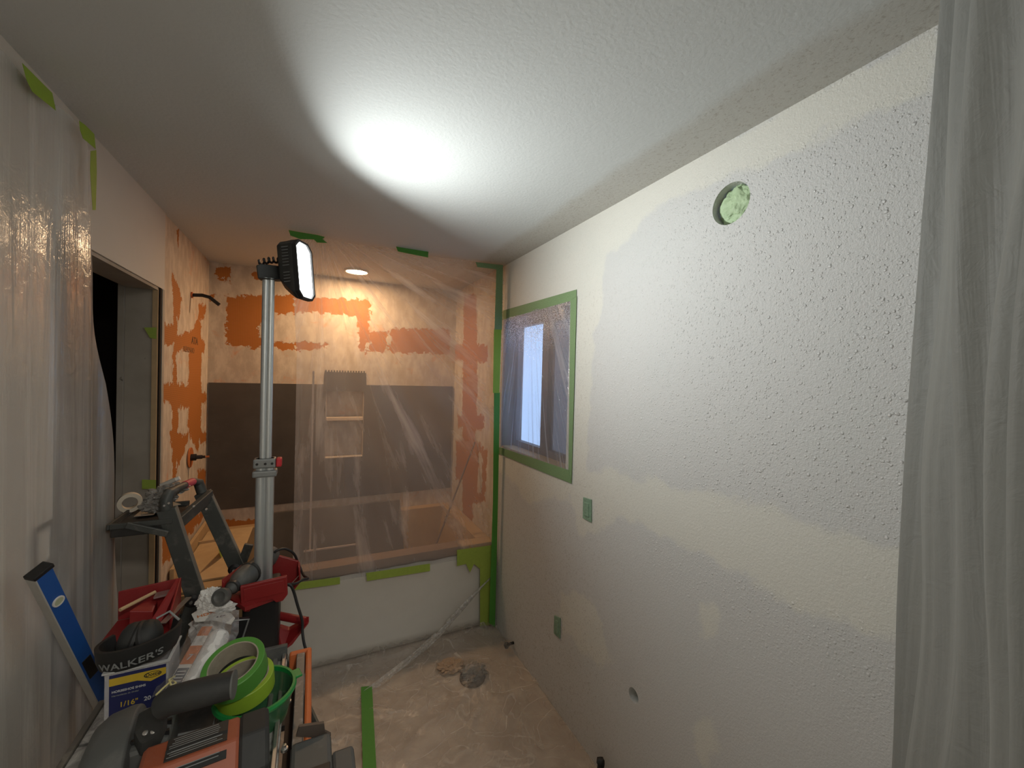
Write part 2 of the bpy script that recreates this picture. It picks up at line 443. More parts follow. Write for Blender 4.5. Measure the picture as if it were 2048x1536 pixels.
# right wall with window opening and service holes
WY0, WY1, WZ0, WZ1 = 1.712, 2.50, 1.222, 2.078
hole_c = U(1461, 407, x=XR); small_c = U(1267, 1391, x=XR)
cuts = [MB().box((XR-.05, WY0, WZ0), (XR+.3, WY1, WZ1)),
        MB().lathe([(.063, -.05), (.063, .3)], hole_c, (1, 0, 0), 40),
        MB().lathe([(.027, -.05), (.027, .3)], small_c, (1, 0, 0), 28)]
wr = grid_slab('wall_right', RWALL, 0, XR, XR+.14, 1, YF, YB, 0, H, .03, cuts)
PX = onplane([[(1000, 525), (1880, 46), (1880, 168), (1560, 318), (1330, 402), (1215, 520), (1190, 700), (1170, 985), (1060, 1010), (990, 930)],
              [(1130, 930), (1290, 955), (1560, 1020), (1850, 1108), (1850, 1300), (1650, 1235), (1400, 1110), (1240, 1035), (1160, 1090)],
              [(1400, 1210), (1440, 1205), (1450, 1250), (1425, 1290), (1395, 1260)],
              [(1380, 1440), (1420, 1430), (1440, 1500), (1410, 1536), (1385, 1500)],
              [(1120, 1180), (1180, 1190), (1230, 1330), (1190, 1330), (1120, 1260)]], (1, 2), x=XR)
field(wr, 'mud', (1, 2), PX)
field(wr, 'om_r', (1, 2), [])
me = wr.data; ad = me.attributes.new('drop', 'FLOAT', 'POINT'); ai = me.attributes.new('dirt', 'FLOAT', 'POINT')
for i, v in enumerate(me.vertices):
    w = v.co+wr.location; mud = me.attributes['mud'].data[i].value
    near = max(0, min(1, (1.75-w.y)/.9)); top = max(0, min(1, (w.z-.75)/.5))
    ad.data[i].value = max(.12, near*top*(1-.85*max(0, min(1, mud/.04+.3))))
    far = max(0, min(1, (w.y-.9)/.8)); ai.data[i].value = max(.12, far*(1 if w.z < 2.1 else .35)*(.55+.45*max(0, min(1, (1.3-w.z)))))
# alcove end of the right wall carries membrane: a thin board over the wall
mr = grid_slab('trim_1', MEMB, 0, XR-.012, XR-.0005, 1, YP+.02, YB-.001, .46, H-.001, .02)
field(mr, 'om', (1, 2), onplane([[(928, 590), (953, 590), (955, 780), (950, 900), (945, 1040), (925, 1040), (925, 780)],
      [(900, 690), (975, 690), (975, 725), (905, 720)], [(915, 830), (968, 830), (968, 860), (915, 855)],
      [(948, 880), (975, 900), (970, 1000), (945, 1010)], [(912, 880), (930, 880), (930, 960), (912, 960)]], (1, 2), x=XR-.012),
      onplane([[(958, 905), (966, 905), (963, 985), (953, 985)]], (1, 2), x=XR-.012))

# back wall with two shower niches
nz = dict(y=YB)
NX0, NX1 = .100, .372
nt, nm, nb_ = 1.545, 1.328, 1.025
cuts = [MB().box((NX0, YB-.05, nm+.012), (NX1, YB+.09, nt)), MB().box((NX0, YB-.05, nb_), (NX1, YB+.09, nm-.012))]
wb = grid_slab('wall_back', MEMB, 1, YB, YB+.12, 0, XL-.1, XR+.14, 0, H, .02, cuts)
field(wb, 'om', (0, 2), onplane([
      [(452, 590), (510, 592), (585, 590), (588, 700), (520, 696), (452, 690)],
      [(430, 533), (462, 533), (462, 563), (430, 560)], [(505, 545), (600, 540), (600, 552), (505, 560)],
      [(588, 592), (740, 600), (740, 640), (700, 630), (620, 625), (588, 625)], [(712, 615), (738, 615), (733, 705), (720, 700)],
      [(780, 655), (900, 660), (900, 708), (780, 705)], [(738, 662), (774, 662), (774, 704), (738, 704)],
      [(590, 680), (655, 688), (655, 697), (590, 703)],
      [(430, 1042), (600, 1030), (600, 1050), (430, 1068)], [(418, 590), (428, 590), (427, 600), (418, 600)]], (0, 2), **nz),
      onplane([[(520, 645), (545, 628), (600, 628), (600, 688), (530, 680), (512, 665)]], (0, 2), **nz))

# left wall: painted part with doorway, membrane part beside the tub
tw = .125
m = MB().box((XL-tw, YF, 0), (XL, DY0, H)).box((XL-tw, DY0, DZ), (XL, DY1, H)).box((XL-tw, DY1+.028, 0), (XL, YP, DZ)).box((XL-tw, DY1, DZ), (XL, YP, H))
struct('wall_left', m, DRY)
wl = grid_slab('wall_alcove', MEMB, 0, XL-.004, XL-tw, 1, YP+.0005, YB, 0, H, .02)
wl.name = 'wall_left_alcove'
field(wl, 'om', (1, 2), onplane([
      [(344, 545), (352, 560), (364, 600), (356, 640), (352, 720), (358, 800), (352, 960), (345, 960), (344, 800), (346, 700), (346, 620)],
      [(325, 646), (352, 650), (352, 690), (325, 690)], [(352, 670), (380, 662), (400, 668), (410, 690), (408, 706), (352, 700)],
      [(378, 676), (392, 640), (402, 642), (403, 700), (402, 860), (396, 905), (376, 862)], [(402, 782), (413, 786), (412, 808), (402, 806)], [(400, 862), (413, 866), (412, 884), (398, 886)], [(398, 605), (412, 612), (408, 640), (396, 640)],
      [(325, 768), (352, 766), (352, 818), (325, 800)], [(352, 768), (404, 775), (402, 822), (378, 818), (352, 822)],
      [(340, 862), (378, 866), (370, 905), (356, 935), (344, 905)], [(395, 940), (412, 940), (410, 980), (395, 975)],
      [(325, 1060), (362, 1040), (395, 1025), (410, 1030), (345, 1110), (325, 1130)], [(354, 462), (358, 462), (357, 488), (354, 488)]], (1, 2), x=XL-.004),
      onplane([[(356, 700), (376, 702), (378, 760), (370, 772), (356, 765)], [(357, 816), (375, 816), (375, 862), (366, 874), (357, 862)]], (1, 2), x=XL-.004))
# doorway lining: far jamb, header, wood stud edge and near-black strip painted for the shaded gap
struct('trim_2', MB().box((XL-tw, DY1+.001, 0), (XL-.028, DY1+.027, DZ)), JAMB)
struct('trim_3', MB().box((XL-.026, DY1-.006, 0), (XL-.006, DY1+.020, DZ-.005)), WOOD)
struct('trim_4', MB().box((XL-.0055, DY1+.004, 0), (XL+.0005, DY1+.0275, DZ-.001)), VOID)
struct('trim_5', MB().box((XL-tw+.004, DY0, DZ-.014), (XL-.006, DY1-.008, DZ-.0005)), JAMB)
struct('trim_6', MB().box((XL-tw-.022, DY1-.012, 0), (XL-tw-.001, DY1+.05, DZ+.05)), JAMB)
struct('trim_7', MB().box((XL+.0005, DY1+.029, 0), (XL+.003, YP-.004, DZ-.002)), JAMB)
# room beyond the doorway, its darkness put into the near-black wall colour
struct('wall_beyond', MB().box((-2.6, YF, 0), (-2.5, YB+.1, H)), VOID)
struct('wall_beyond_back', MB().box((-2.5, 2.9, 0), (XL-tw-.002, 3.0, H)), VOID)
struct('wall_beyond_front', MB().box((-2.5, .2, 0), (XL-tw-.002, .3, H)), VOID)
struct('wall_front', MB().box((XL, YF-.1, 0), (XR, YF, H)), DRY)

# window: frame, mullion and panes set deep in the right wall
wx = XR+.09
fr = MB()
fr.box((wx, WY0, WZ0), (wx+.04, WY0+.05, WZ1)).box((wx, WY1-.05, WZ0), (wx+.04, WY1, WZ1)).box((wx, WY0+.05, WZ0), (wx+.04, WY1-.05, WZ0+.05)).box((wx, WY0+.05, WZ1-.05), (wx+.04, WY1-.05, WZ1)).box((wx-.005, 2.05, WZ0+.05), (wx+.04, 2.12, WZ1-.05))
FRM = mat('brown_window_frame', (.10, .085, .08), .5)
t = NT('clear_window_glass'); g = t.n('BsdfGlass'); g.inputs['IOR'].default_value = 1.01; g.inputs['Roughness'].default_value = .02
tr = t.n('BsdfTransparent'); mx = t.n('MixShader'); mx.inputs[0].default_value = .1; t.link(tr.outputs[0], mx.inputs[1]); t.link(g.outputs[0], mx.inputs[2]); GLASS = t.done(mx)
t = NT('insect_screen'); d = t.n('BsdfDiffuse'); d.inputs[0].default_value = (.16, .16, .18, 1); tr = t.n('BsdfTransparent')
mx = t.n('MixShader'); mx.inputs[0].default_value = .72; t.link(tr.outputs[0], mx.inputs[1]); t.link(d.outputs[0], mx.inputs[2]); SCREEN = t.done(mx)
w1 = struct('window_1', fr, FRM)
MB().box((wx+.014, WY0+.05, WZ0+.05), (wx+.018, 2.05, WZ1-.05)).build('glass_pane', GLASS, w1)
MB().box((wx+.014, 2.12, WZ0+.05), (wx+.018, WY1-.05, WZ1-.05)).build('glass_pane', GLASS, w1)
MB().box((wx+.026, WY0+.05, WZ0+.05), (wx+.028, 2.05, WZ1-.05)).build('insect_screen', SCREEN, w1)
DKREV = mat('bare_brown_reveal', (.17, .125, .105), .7, vary=.2, scale=12)
struct('trim_8', MB().box((XR+.006, WY1-.0105, WZ0+.001), (wx-.001, WY1-.0005, WZ1-.001)), DKREV)
struct('trim_9', MB().box((XR+.006, WY0+.001, WZ0+.0005), (wx-.001, WY1-.011, WZ0+.012)), WOOD)
struct('trim_10', MB().box((XR+.006, WY0+.001, WZ1-.012), (wx-.001, WY1-.011, WZ1-.0005)), DKREV)

# ---------------------------------------------------------------- recessed lamp over the tub
t = thing('recessed_light', 'small round recessed ceiling light glowing warm over the bathtub', 'ceiling light', (.276, 3.20, H-.012))
MB().lathe([(.086, .0115), (.086, .004), (.078, -.001), (.073, .002), (.073, .0115)], (.276, 3.20, H-.012)).build('trim_ring', WHITE, t, True)
MB().lathe([(.0, .004), (.072, .004), (.072, .010), (.0, .010)], (.276, 3.20, H-.012)).build('lens', emis('warm_lens', (1, .74, .45), 22), t)
t = thing('added_fill_light', 'added round fill light on the ceiling, unseen behind the camera', 'ceiling light', (.35, -.75, H-.04))
MB().lathe([(.17, .039), (.17, .01), (.155, .003), (.155, .039)], (.35, -.75, H-.04)).build('rim', WHITE, t, True)
MB().lathe([(.0, .012), (.153, .012), (.153, .03), (.0, .03)], (.35, -.75, H-.04)).build('diffuser', emis('fill_lens', (1, .9, .78), 2), t)  # glowing face of the added fill light

# ---------------------------------------------------------------- bathtub, panels on the back wall
TZ = .572
tub = thing('bathtub', 'white built-in bathtub with tan protective board lining, behind plastic', 'bathtub', (.25, 2.95, 0))
def apron(u, v):
    x = XL+.01+(XR-XL-.02)*u; z = .012+(TZ-.06)*v
    return Vector((x, YP+.012+.014*math.sin(PI*min(1, v*1.1))*math.sin(PI*u), z))
MB().grid(apron, 40, 10).build('apron', WHITE, tub, True, solid=.012)
rim = MB()
x0, x1, y0, y1 = XL+.01, XR-.015, YP, YB-.003
ix0, ix1, iy0, iy1 = XL+.17, XR-.11, YP+.10, YB-.085
rim.box((x0, y0, TZ-.05), (x1, iy0, TZ)).box((x0, iy1, TZ-.05), (x1, y1, TZ)).box((x0, iy0, TZ-.05), (ix0, iy1, TZ)).box((ix1, iy0, TZ-.05), (x1, iy1, TZ))
rim.build('rim', CARD, tub, bevel=.004)
bas = MB(); b = bas.b
top = [Vector(p) for p in ((ix0, iy0, TZ-.01), (ix1, iy0, TZ-.01), (ix1, iy1, TZ-.01), (ix0, iy1, TZ-.01))]
bot = [Vector(p) for p in ((ix0+.12, iy0+.07, .10), (ix1-.09, iy0+.07, .10), (ix1-.09, iy1-.06, .10), (ix0+.12, iy1-.06, .10))]
A = [b.verts.new(p) for p in top]; B = [b.verts.new(p) for p in bot]
for i in range(4): b.faces.new((A[i], A[(i+1) % 4], B[(i+1) % 4], B[i]))
b.faces.new(B)
bas.build('basin_lining', CARD, tub, solid=.006)
m = MB().box((XL+.006, YP+.12, TZ+.001), (XL+.024, YB-.02, TZ+.075))
tag(m.build('side_board', WOOD), 'tan wood strip standing on the tub edge along the left wall', 'board')
# brown masking paper folded over the front edge
def mp(u, v):
    x = -.20+1.10*u; n = mn.noise(Vector((x*9, v*3, 1)))*.006
    if v < .5: k = v/.5; return Vector((x, YP-.004+.001*n, TZ-.055+.059*k+n*(1-k)*1.2))
    k = (v-.5)/.5; return Vector((x, YP-.004+.10*k, TZ+.004+abs(n)*1.6*math.sin(PI*k)))
tag(MB().grid(mp, 90, 12).build('masking_paper', BROWNP, None, True, solid=.0006), 'brown masking paper folded over the front edge of the bathtub', 'masking paper')

def board(name, px, y, th, label, mt=CHAR, cat='wall panel', group=None):
    return tag(plate(px, th, y=y).build(name, mt, None), label, cat, group)
# charcoal backer panels screwed to the back wall (two boards meet at the niche)
zb0, zb1 = .70, 1.60
def wallpanel(name, poly, label):
    m = MB().prism([(x, YB-.014, z) for x, z in poly], (0, .0135, 0))
    return tag(m.build(name, CHAR), label, 'wall panel', None)
wallpanel('backer_panel', [(XL+.004, zb0), (-.082, zb0), (-.082, zb1), (XL+.004, zb1)], 'charcoal backer panel left of the tall light pole, uncovered by plastic')
teeth = []
xx = .088; up = True
while xx < .388:
    teeth += [(xx, 1.712 if up else 1.698), (xx+.010, 1.712 if up else 1.698)]; xx += .010; up = not up
poly = [(-.080, zb0), (.235, zb0), (.235, nb_-.004), (NX0-.004, nb_-.004), (NX0-.004, nt+.004), (.235, nt+.004), (.235, 1.705)] + [p for p in reversed(teeth) if p[0] < .234] + [(.084, zb1), (-.080, zb1)]
wallpanel('backer_panel', poly, 'charcoal backer panel wrapping the left side of the shower niche')
poly = [(.237, zb0), (1.118, zb0), (1.118, zb1), (.392, zb1)] + [p for p in reversed(teeth) if p[0] > .238] + [(.237, nt+.004), (NX1+.004, nt+.004), (NX1+.004, nb_-.004), (.237, nb_-.004)]
wallpanel('backer_panel', poly, 'wide charcoal backer panel right of the shower niche')
tag(MB().box((NX0+.002, YB-.016, nm-.010), (NX1-.002, YB+.085, nm+.011)).build('niche_shelf', mat('pale_shelf', (.62, .50, .38), .6)), 'pale shelf dividing the shower niche in the back wall', 'shelf')
lean = U(800, 1000, y=3.36)
m = MB(); a = U(545, 1036, y=3.40); b2 = U(800, 1000, y=3.40)
m.prism([(a.x, 3.405, .66), (b2.x, 3.405, .66), (b2.x+.02, 3.20, .125), (a.x, 3.20, .125)], (0, .012, .004))
tag(m.build('foam_panel', CHAR), 'loose charcoal panel leaning inside the tub against the back wall', 'panel')

# T square standing upside down in the tub, rod, sanding stick
m = thing('drywall_square', 'thin pale T-shaped straightedge standing upside down in the tub', 'straightedge', U(620, 1105, y=3.05))
SQ = mat('pale_aluminium', (.60, .50, .43), .5, .1)
p0, p1 = U(620, 1100, y=3.05), U(627, 742, y=3.05)
MB().obox((p0+p1)/2, (1, 0, 0), (0, 1, 0), p1-p0, .012, .003, (p1-p0).length).build('blade', SQ, m)
q0, q1 = U(607, 1103, y=3.04), U(717, 1088, y=3.04)
MB().obox((q0+q1)/2, q1-q0, (0, 1, 0), (0, 0, 1), (q1-q0).length, .008, .010).build('head', SQ, m)
tag(MB().tube([U(950, 884, x=XR-.03), U(868, 1100, y=2.66)], .006, 8).build('rod', mat('rusty_rod', (.13, .08, .06), .6)), 'thin dark rod leaning across the right corner of the bathtub', 'rod')
r0, r1 = U(402, 1034, z=TZ+.018), U(366, 1080, z=TZ+.018)
tag(MB().obox((r0+r1)/2, r1-r0, (1, 0, 0), (0, 0, 1), (r1-r0).length, .02, .012).build('sanding_stick', BLACKC), 'short dark stick on the left end of the bathtub', 'stick')
r0, r1 = U(382, 1088, z=TZ+.020), U(432, 1080, z=TZ+.020)
tag(MB().obox((r0+r1)/2, r1-r0, (0, 1, 0), (0, 0, 1), (r1-r0).length, .02, .016).build('wood_strip', WOOD), 'short brown wood strip across the left end of the bathtub', 'wood strip')
m = MB()
for px in ([(432, 1078), (452, 1085), (468, 1120), (452, 1135), (440, 1110)], ): m.prism([U(a, b, x=ix0+.02) for a, b in px], (.001, 0, 0))
tag(m.build('masking_tape', LIME), 'lime green tape patch on the left end of the bathtub lining', 'tape')
# end boards around the left end of the tub
p = [U(a, b, y=2.60) for a, b in ((330, 1140), (478, 1118), (478, 1235), (330, 1252))]
tag(MB().prism([(XL+.012, YP-.012, .03), (-.26, YP-.012, .03), (-.26, YP-.012, TZ-.01), (XL+.012, YP-.012, TZ-.01)], (0, -.012, 0)).build('end_board', CARD), 'tan protection board standing at the left front corner of the bathtub', 'board')
tag(MB().box((XL+.03, 2.62, TZ+.002), (-.36, YB-.10, TZ+.012)).build('deck_board', WOOD), 'wood board lying on the left end of the bathtub', 'board')
def onslope(px, py):
    y = 3.38
    for _ in range(6):
        q = U(px, py, y=y); y = 3.343+(min(.56, max(.1, q.z))-.10)/.46*.06
    return q
m = MB().prism([onslope(*q) for q in ((958, 1008), (966, 1012), (868, 1108), (856, 1104))], (0, -.001, 0))
tag(m.build('masking_tape', mat('faded_olive_tape', (.24, .25, .06), .6)), 'olive tape strip running diagonally down the tub lining behind the plastic', 'tape')

# shower plumbing on the left alcove wall
a = U(384, 590, x=XL)
t = thing('shower_pipe', 'black bent shower pipe sticking out of the left alcove wall', 'shower pipe', a)
MB().tube([a, a+Vector((.05, 0, .004)), a+Vector((.085, -.0, -.004)), a+Vector((.135, 0, -.045))], .0105, 12).build('pipe', BLACKC, t, True)
MB().lathe([(.018, -.003), (.018, .004)], a, (1, 0, 0), 16).build('collar', ORANGE, t, True)
a = U(380, 915, x=XL)
t = thing('shower_valve', 'rough-in shower valve with orange seal ring and dark stem', 'valve', a)
MB().lathe([(.022, .0), (.060, .0), (.060, .005), (.022, .005)], a, (1, 0, 0), 30, closed=True).build('seal_ring', mat('orange_seal', (.50, .15, .04), .5), t, True)
MB().lathe([(.020, -.002), (.020, .030), (.012, .032), (.012, .06), (.008, .062), (.008, .075)], a, (1, 0, 0), 18).build('stem', BLACKC, t, True)
MB().lathe([(.006, .075), (.006, .095)], a, (1, 0, 0), 10).build('spindle', COPPER, t, True)
# printing on the membrane
x = XL-.0035
o = text_obj('ATA', .062, U(383, 687, x=x), (0, 1, 0), (0, 0, 1), mat('membrane_ink', (.10, .05, .02), .8), 'membrane_print', wl, squash=1.25, depth=.0006)
o = text_obj('KERDI-BO', .046, U(367, 703, x=x), (0, 1, 0), (0, 0, 1), mat('membrane_ink_faded', (.22, .10, .035), .8), 'membrane_print', wl, squash=1.15, depth=.0006)

# ---------------------------------------------------------------- plastic films
# curtain in front of the tub, taped to the ceiling
FT = film('milky_polythene_tub', .27, .32, (.72, .70, .72), center=(.02, 2.50, 0, 2), freq=(13, 1.3), bumpk=.5, gloss=.10, specks=.35, speckz=(2.1, 2.42), transl=.5)
def tubfilm(u, v):
    x0 = -.122+.043*min(1, (1-v)*3); x = x0+(XR-.004-x0)*u; z = TZ-.075+(H-.004-TZ+.075)*v
    y = YP-.018-.02*v
    ang = math.atan2(x-.02, 2.52-z); r = math.hypot(x-.02, 2.52-z)
    w = min(1, r*1.2)*(math.sin(PI*min(1, max(0, u)))**.5)*min(1, (1-v)*8)*min(1, v*5)
    y -= w*(.014*math.sin(ang*21+1.5*math.sin(r*2))+.010*mn.noise(Vector((ang*15, r*1.5, 0)))+.030*mn.noise(Vector((x*2.2, z*1.5, 5))))
    sag = .012*abs(math.sin(PI*x*2.3))*max(0, v-.97)/.03
    return Vector((x, y, z-sag))
t = tag(MB().grid(tubfilm, 150, 170).build('plastic_sheet', FT, None, True), 'clear plastic sheet taped to the ceiling as a curtain in front of the bathtub', 'plastic sheet')

# sheet over the left wall and half the doorway
FL = film('milky_polythene_left', .44, .24, (.84, .83, .80), freq=(14, .55), bumpk=.65, gloss=.16, rough=.16, transl=.40)
edge = [(2.385, 1.688), (2.04, 1.713), (1.63, 1.827), (1.22, 1.90), (.745, 1.949), (.45, 1.967), (0, 1.975)]
def ed(z):
    for (za, ya), (zb, yb) in zip(edge, edge[1:]):
        if z >= zb: k = (z-zb)/(za-zb); return yb+(ya-yb)*min(1, k)
    return edge[-1][1]
def leftfilm(u, v):
    z = .01+2.375*v; y = -1.0+(ed(z)+1.0)*u
    g = max(0, min(1, (y-1.45)/.2))
    x = XL+.014+.006*math.sin(y*23+z)+.007*mn.noise(Vector((y*11, z*.7, 0)))+g*(.016+.010*math.sin(y*48+z*.5)*(1-v*.7)+.006*(1-v))
    return Vector((x, y, z))
tag(MB().grid(leftfilm, 300, 60).build('plastic_sheet', FL, None, True), 'translucent plastic sheet hanging over the left wall and half of the doorway', 'plastic sheet')

# sheet at the right edge, close to the camera
FRm = film('milky_polythene_right', .93, .05, (.26, .265, .25), freq=(12, .5), bumpk=.6, gloss=.03, rough=.5, transl=.12)
def rightfilm(u, v):
    z = .01+2.42*v
    A_ = Vector((XR-.006, .385+.03*(1-v), z)); B_ = Vector((.50, .02, z))
    p = A_.lerp(B_, u); n = Vector((-.48, .87, 0))
    ph = u*32-1.9*z+1.2*math.sin(z*1.1)+.8*mn.noise(Vector((u*5, z*1.2, 3)))
    f = .016*math.sin(ph)+.012*abs(math.sin(ph*1.35+z*.6))+.006*math.sin(ph*2.9+z)+.012*mn.noise(Vector((u*14, z*1.4, 7)))
    f += .02*mn.noise(Vector((u*3, z*2, 1)))
    k = min(1, u*7)
    return p+n*(f*k+.01*k)
tag(MB().grid(rightfilm, 190, 90).build('plastic_sheet', FRm, None, True), 'milky grey plastic sheet hanging in folds at the right edge beside the camera', 'plastic sheet')

# film stretched over the window
FW = film('window_film', .22, .42, (.78, .80, .88), center=(2.16, 2.55, 1, 2), freq=(34, .8), bumpk=.8, gloss=.30, rough=.12, specks=.9, speckz=(1.78, 2.03), transl=.5, spth=.50)
def winfilm(u, v):
    y = WY0-.03+(WY1-WY0+.06)*u; z = WZ0-.03+(WZ1-WZ0+.06)*v
    e = min(1, 12*min(u, 1-u, v, 1-v))
    return Vector((XR-.0016-.010*e*(.5+.5*mn.noise(Vector((y*9, z*2, 0)))), y, z))
tag(MB().grid(winfilm, 70, 70).build('plastic_film', FW, None, True), 'clear plastic film stretched over the window', 'plastic sheet')

# film over the floor, pulled into folds at the pipe by the right wall
tie = U(1015, 1297, z=.03); tie.x = min(tie.x, XR-.02)
FF = film('floor_film', .14, .22, (.70, .64, .57), center=(tie.x, tie.y, 0, 1), freq=(9, 3.2), bumpk=.8, gloss=.07, rough=.32, transl=.25, crease_glint=.30)
mound = U(945, 1340, z=.05)
def floorfilm(u, v):
    x = -.62+(XR-.006+.62)*u; y = -.9+(YP-.012+.9)*v
    dx, dy = x-tie.x, y-tie.y; r = math.hypot(dx, dy)+1e-6; a = math.atan2(dy, dx)
    h = .006+.020*max(0, mn.noise(Vector((a*8, r*.8, 2))))*min(1, r*3)*max(.2, 1-r/1.7)
    w1 = mn.noise(Vector((x*3+5, y*3, 1)))
    h += .016*max(0, 1-abs(mn.noise(Vector((x*4.5+w1, y*4.5, 11))))*9)*max(.15, min(1, (y-1.5)/.6))
    h += .010*abs(mn.noise(Vector((x*6, y*6, 8))))+.006*abs(mn.noise(Vector((x*17, y*15, 4))))
    h += .06*math.exp(-(r/.05)**2)
    q = math.hypot((x-mound.x)/.085, (y-mound.y)/.10)
    h += .062*math.exp(-q*q)*(1+.7*mn.noise(Vector((x*40, y*40, 0))))
    e = math.exp(-((YP-y)/.09)**2)*(.022+.05*abs(mn.noise(Vector((x*12, 3, 1)))))
    return Vector((x, y, .004+h+e))
tag(MB().grid(floorfilm, 190, 320).build('plastic_sheet', FF, None, True), 'wrinkled clear plastic sheet spread over the floor', 'plastic sheet')
# gathered corner of the floor sheet pulled up to the tub corner
FG = film('gathered_film', .36, .4, (.68, .66, .62), freq=(40, 40), bumpk=.6, gloss=.16, transl=.3)
gp = [U(983, 1155, y=YP-.03), U(945, 1196, y=YP-.07), U(900, 1245, y=YP-.12), U(845, 1300, z=.05), U(790, 1345, z=.03)]
gw = [.006, .030, .055, .12, .26]
def gath(u, v):
    k = v*(len(gp)-1); i = min(len(gp)-2, int(k)); f = k-i; f = f*f*(3-2*f)
    c = gp[i].lerp(gp[i+1], f); w = gw[i]*(1-f)+gw[i+1]*f
    side = Vector((.55, .25, .45 if v < .6 else .05)).normalized()
    s = (u-.5)*2
    return c+side*s*w+Vector((0, -.012*math.cos(u*19)*min(1, w*25), .010*math.sin(u*23+v*4)*min(1, w*25)+.008*abs(s)))
tag(MB().grid(gath, 40, 60).build('plastic_sheet', FG, None, True), 'gathered corner of plastic pulled up from the floor to the right end of the tub', 'plastic sheet')
# mound under the film: open toilet drain stuffed with a rag
GRX = 0
FLN = mat('grey_rag', (.16, .155, .145), .85, vary=.4, scale=60, bump=.5)
t = thing('floor_drain', 'dark round floor drain stuffed with rag, under the floor plastic', 'drain', (mound.x, mound.y, 0))
MB().lathe([(.045, .001), (.070, .001), (.070, .016), (.060, .020), (.045, .016)], (mound.x, mound.y, 0), closed=True).build('flange', dusty('grey_flange', (.03, .035, .04), amt=.4), t, True)
MB().blob((mound.x+.01, mound.y+.012, .022), .058, 5, .5, 7, (1.1, .9, .5), 4).build('rag', FLN, t, True)
t = tag(MB().blob((mound.x-.09, mound.y+.13, .018), .05, 4, .5, 7, (1.3, 1, .30), 9).build('crumpled_paper', mat('tan_paper', (.36, .26, .18), .8, vary=.3)), 'crumpled tan paper under the floor plastic beside the drain', 'paper')
# capped pipes at the foot of the right wall
m = MB().tube([Vector((XR+.0-.001, tie.y, .055)), Vector((XR-.03, tie.y, .055)), Vector((XR-.045, tie.y, .05))], [.008, .009, .013], 12)
m.blob((XR-.05, tie.y, .052), .016, 2, .5, 5)
tag(m.build('water_stub', BLACKC, None, True), 'dark tied-off water pipe stub at the wall beyond the drain', 'pipe')
pc = U(1198, 1545, x=XR-.05); pc.x = XR-.045
m = MB().tube([Vector((pc.x, pc.y, .03)), Vector((pc.x, pc.y, .06)), Vector((pc.x+.004, pc.y, .095))], [.012, .013, .015], 12).blob((pc.x+.004, pc.y+.004, .10), .016, 2, .6, 5)
tag(m.build('water_stub', BLACKC, None, True), 'black capped pipe at the foot of the wall at the bottom edge', 'pipe')

# ---------------------------------------------------------------- tapes
def tape(px, label, mt=TAPE, th=-.0008, group=None, **pl):
    return tag(plate(px, th, **pl).build('masking_tape', mt), label, 'tape', group)
tape([(1003, 622), (1153, 579), (1153, 592), (1141, 602), (1003, 640)], 'green tape along the top of the window', TAPE_D, x=XR-.003)
tape([(1141, 602), (1153.5, 592), (1143, 966), (1137, 940)], 'green tape down the right side of the window', TAPE_D, x=XR-.0042)
tape([(996, 893), (1137, 940), (1143, 967), (1090, 946), (995, 906)], 'crinkled green tape along the bottom of the window', TAPE_D, x=XR-.0055)
tape([(993, 530), (1006, 530), (1004, 660), (989, 660)], 'dusted green tape down the corner above the window', TAPE_D, .0008, y=YP-.062)
tape([(988, 659), (1003, 659), (999, 786), (986, 786)], 'bright lime tape piece in the corner beside the window', LIME, .0008, y=YP-.063)
tape([(988, 785), (1000, 785), (996, 1000), (990, 1255), (978, 1246), (986, 1000)], 'long green tape down the corner below the lime piece to the floor', TAPE, .0008, y=YP-.062)
tape([(951, 524), (1004, 530), (1004, 540), (955, 534)], 'dusted green tape on the plastic at the right end of the ceiling', TAPE_D, .0008, y=YP-.064)
tape([(791, 491), (857, 503), (856, 515), (796, 503)], 'green tape piece in the middle of the tub curtain top', TAPE, .0008, y=YP-.064)
tape([(577, 460), (598, 464), (635, 470), (650, 474), (645, 478), (655, 486), (634, 485), (628, 479), (600, 478), (581, 471)], 'folded green tape piece above the work light', TAPE, .0008, y=YP-.064)
tape([(44, 126), (60, 142), (104, 186), (111, 221), (64, 183), (53, 160)], 'larger lime tape piece at the top of the left plastic', LIME, .0008, x=XL+.030)
tape([(158, 241), (170, 250), (188, 268), (191, 298), (166, 277), (160, 260)], 'smaller lime tape piece where the left plastic ends', LIME, .0008, x=XL+.030)
tape([(181, 302), (192, 300), (193, 345), (191, 420), (185, 420), (180, 340)], 'long faded tape down the edge of the left plastic', OLIVE, .0008, x=XL+.030)
tape([(288, 655), (313, 655), (313, 678), (300, 676)], 'olive tape piece on the upper door jamb', OLIVE, -.0008, y=DY1-.008)
tape([(284, 959), (312, 960), (312, 978), (284, 978)], 'square olive tape piece on the lower door jamb', OLIVE, -.0008, y=DY1-.008)
tape([(587, 1166), (680, 1154), (680, 1168), (590, 1180)], 'olive tape on the tub front near the red trays', OLIVE, -.0008, y=YP-.028)
tape([(732, 1146), (860, 1127), (860, 1142), (734, 1162)], 'olive tape on the middle of the tub front', OLIVE, -.0008, y=YP-.028)
tape([(914, 1100), (986, 1090), (980, 1250), (960, 1252), (960, 1138), (948, 1128), (940, 1145), (932, 1128), (914, 1132)], 'large ragged olive tape patch at the right end of the tub front', OLIVE, -.0008, y=YP-.028)
tape([(722, 1374), (744, 1372), (754, 1560), (726, 1560)], 'straight green tape strip on the floor plastic', TAPE, .0012, z=.026)
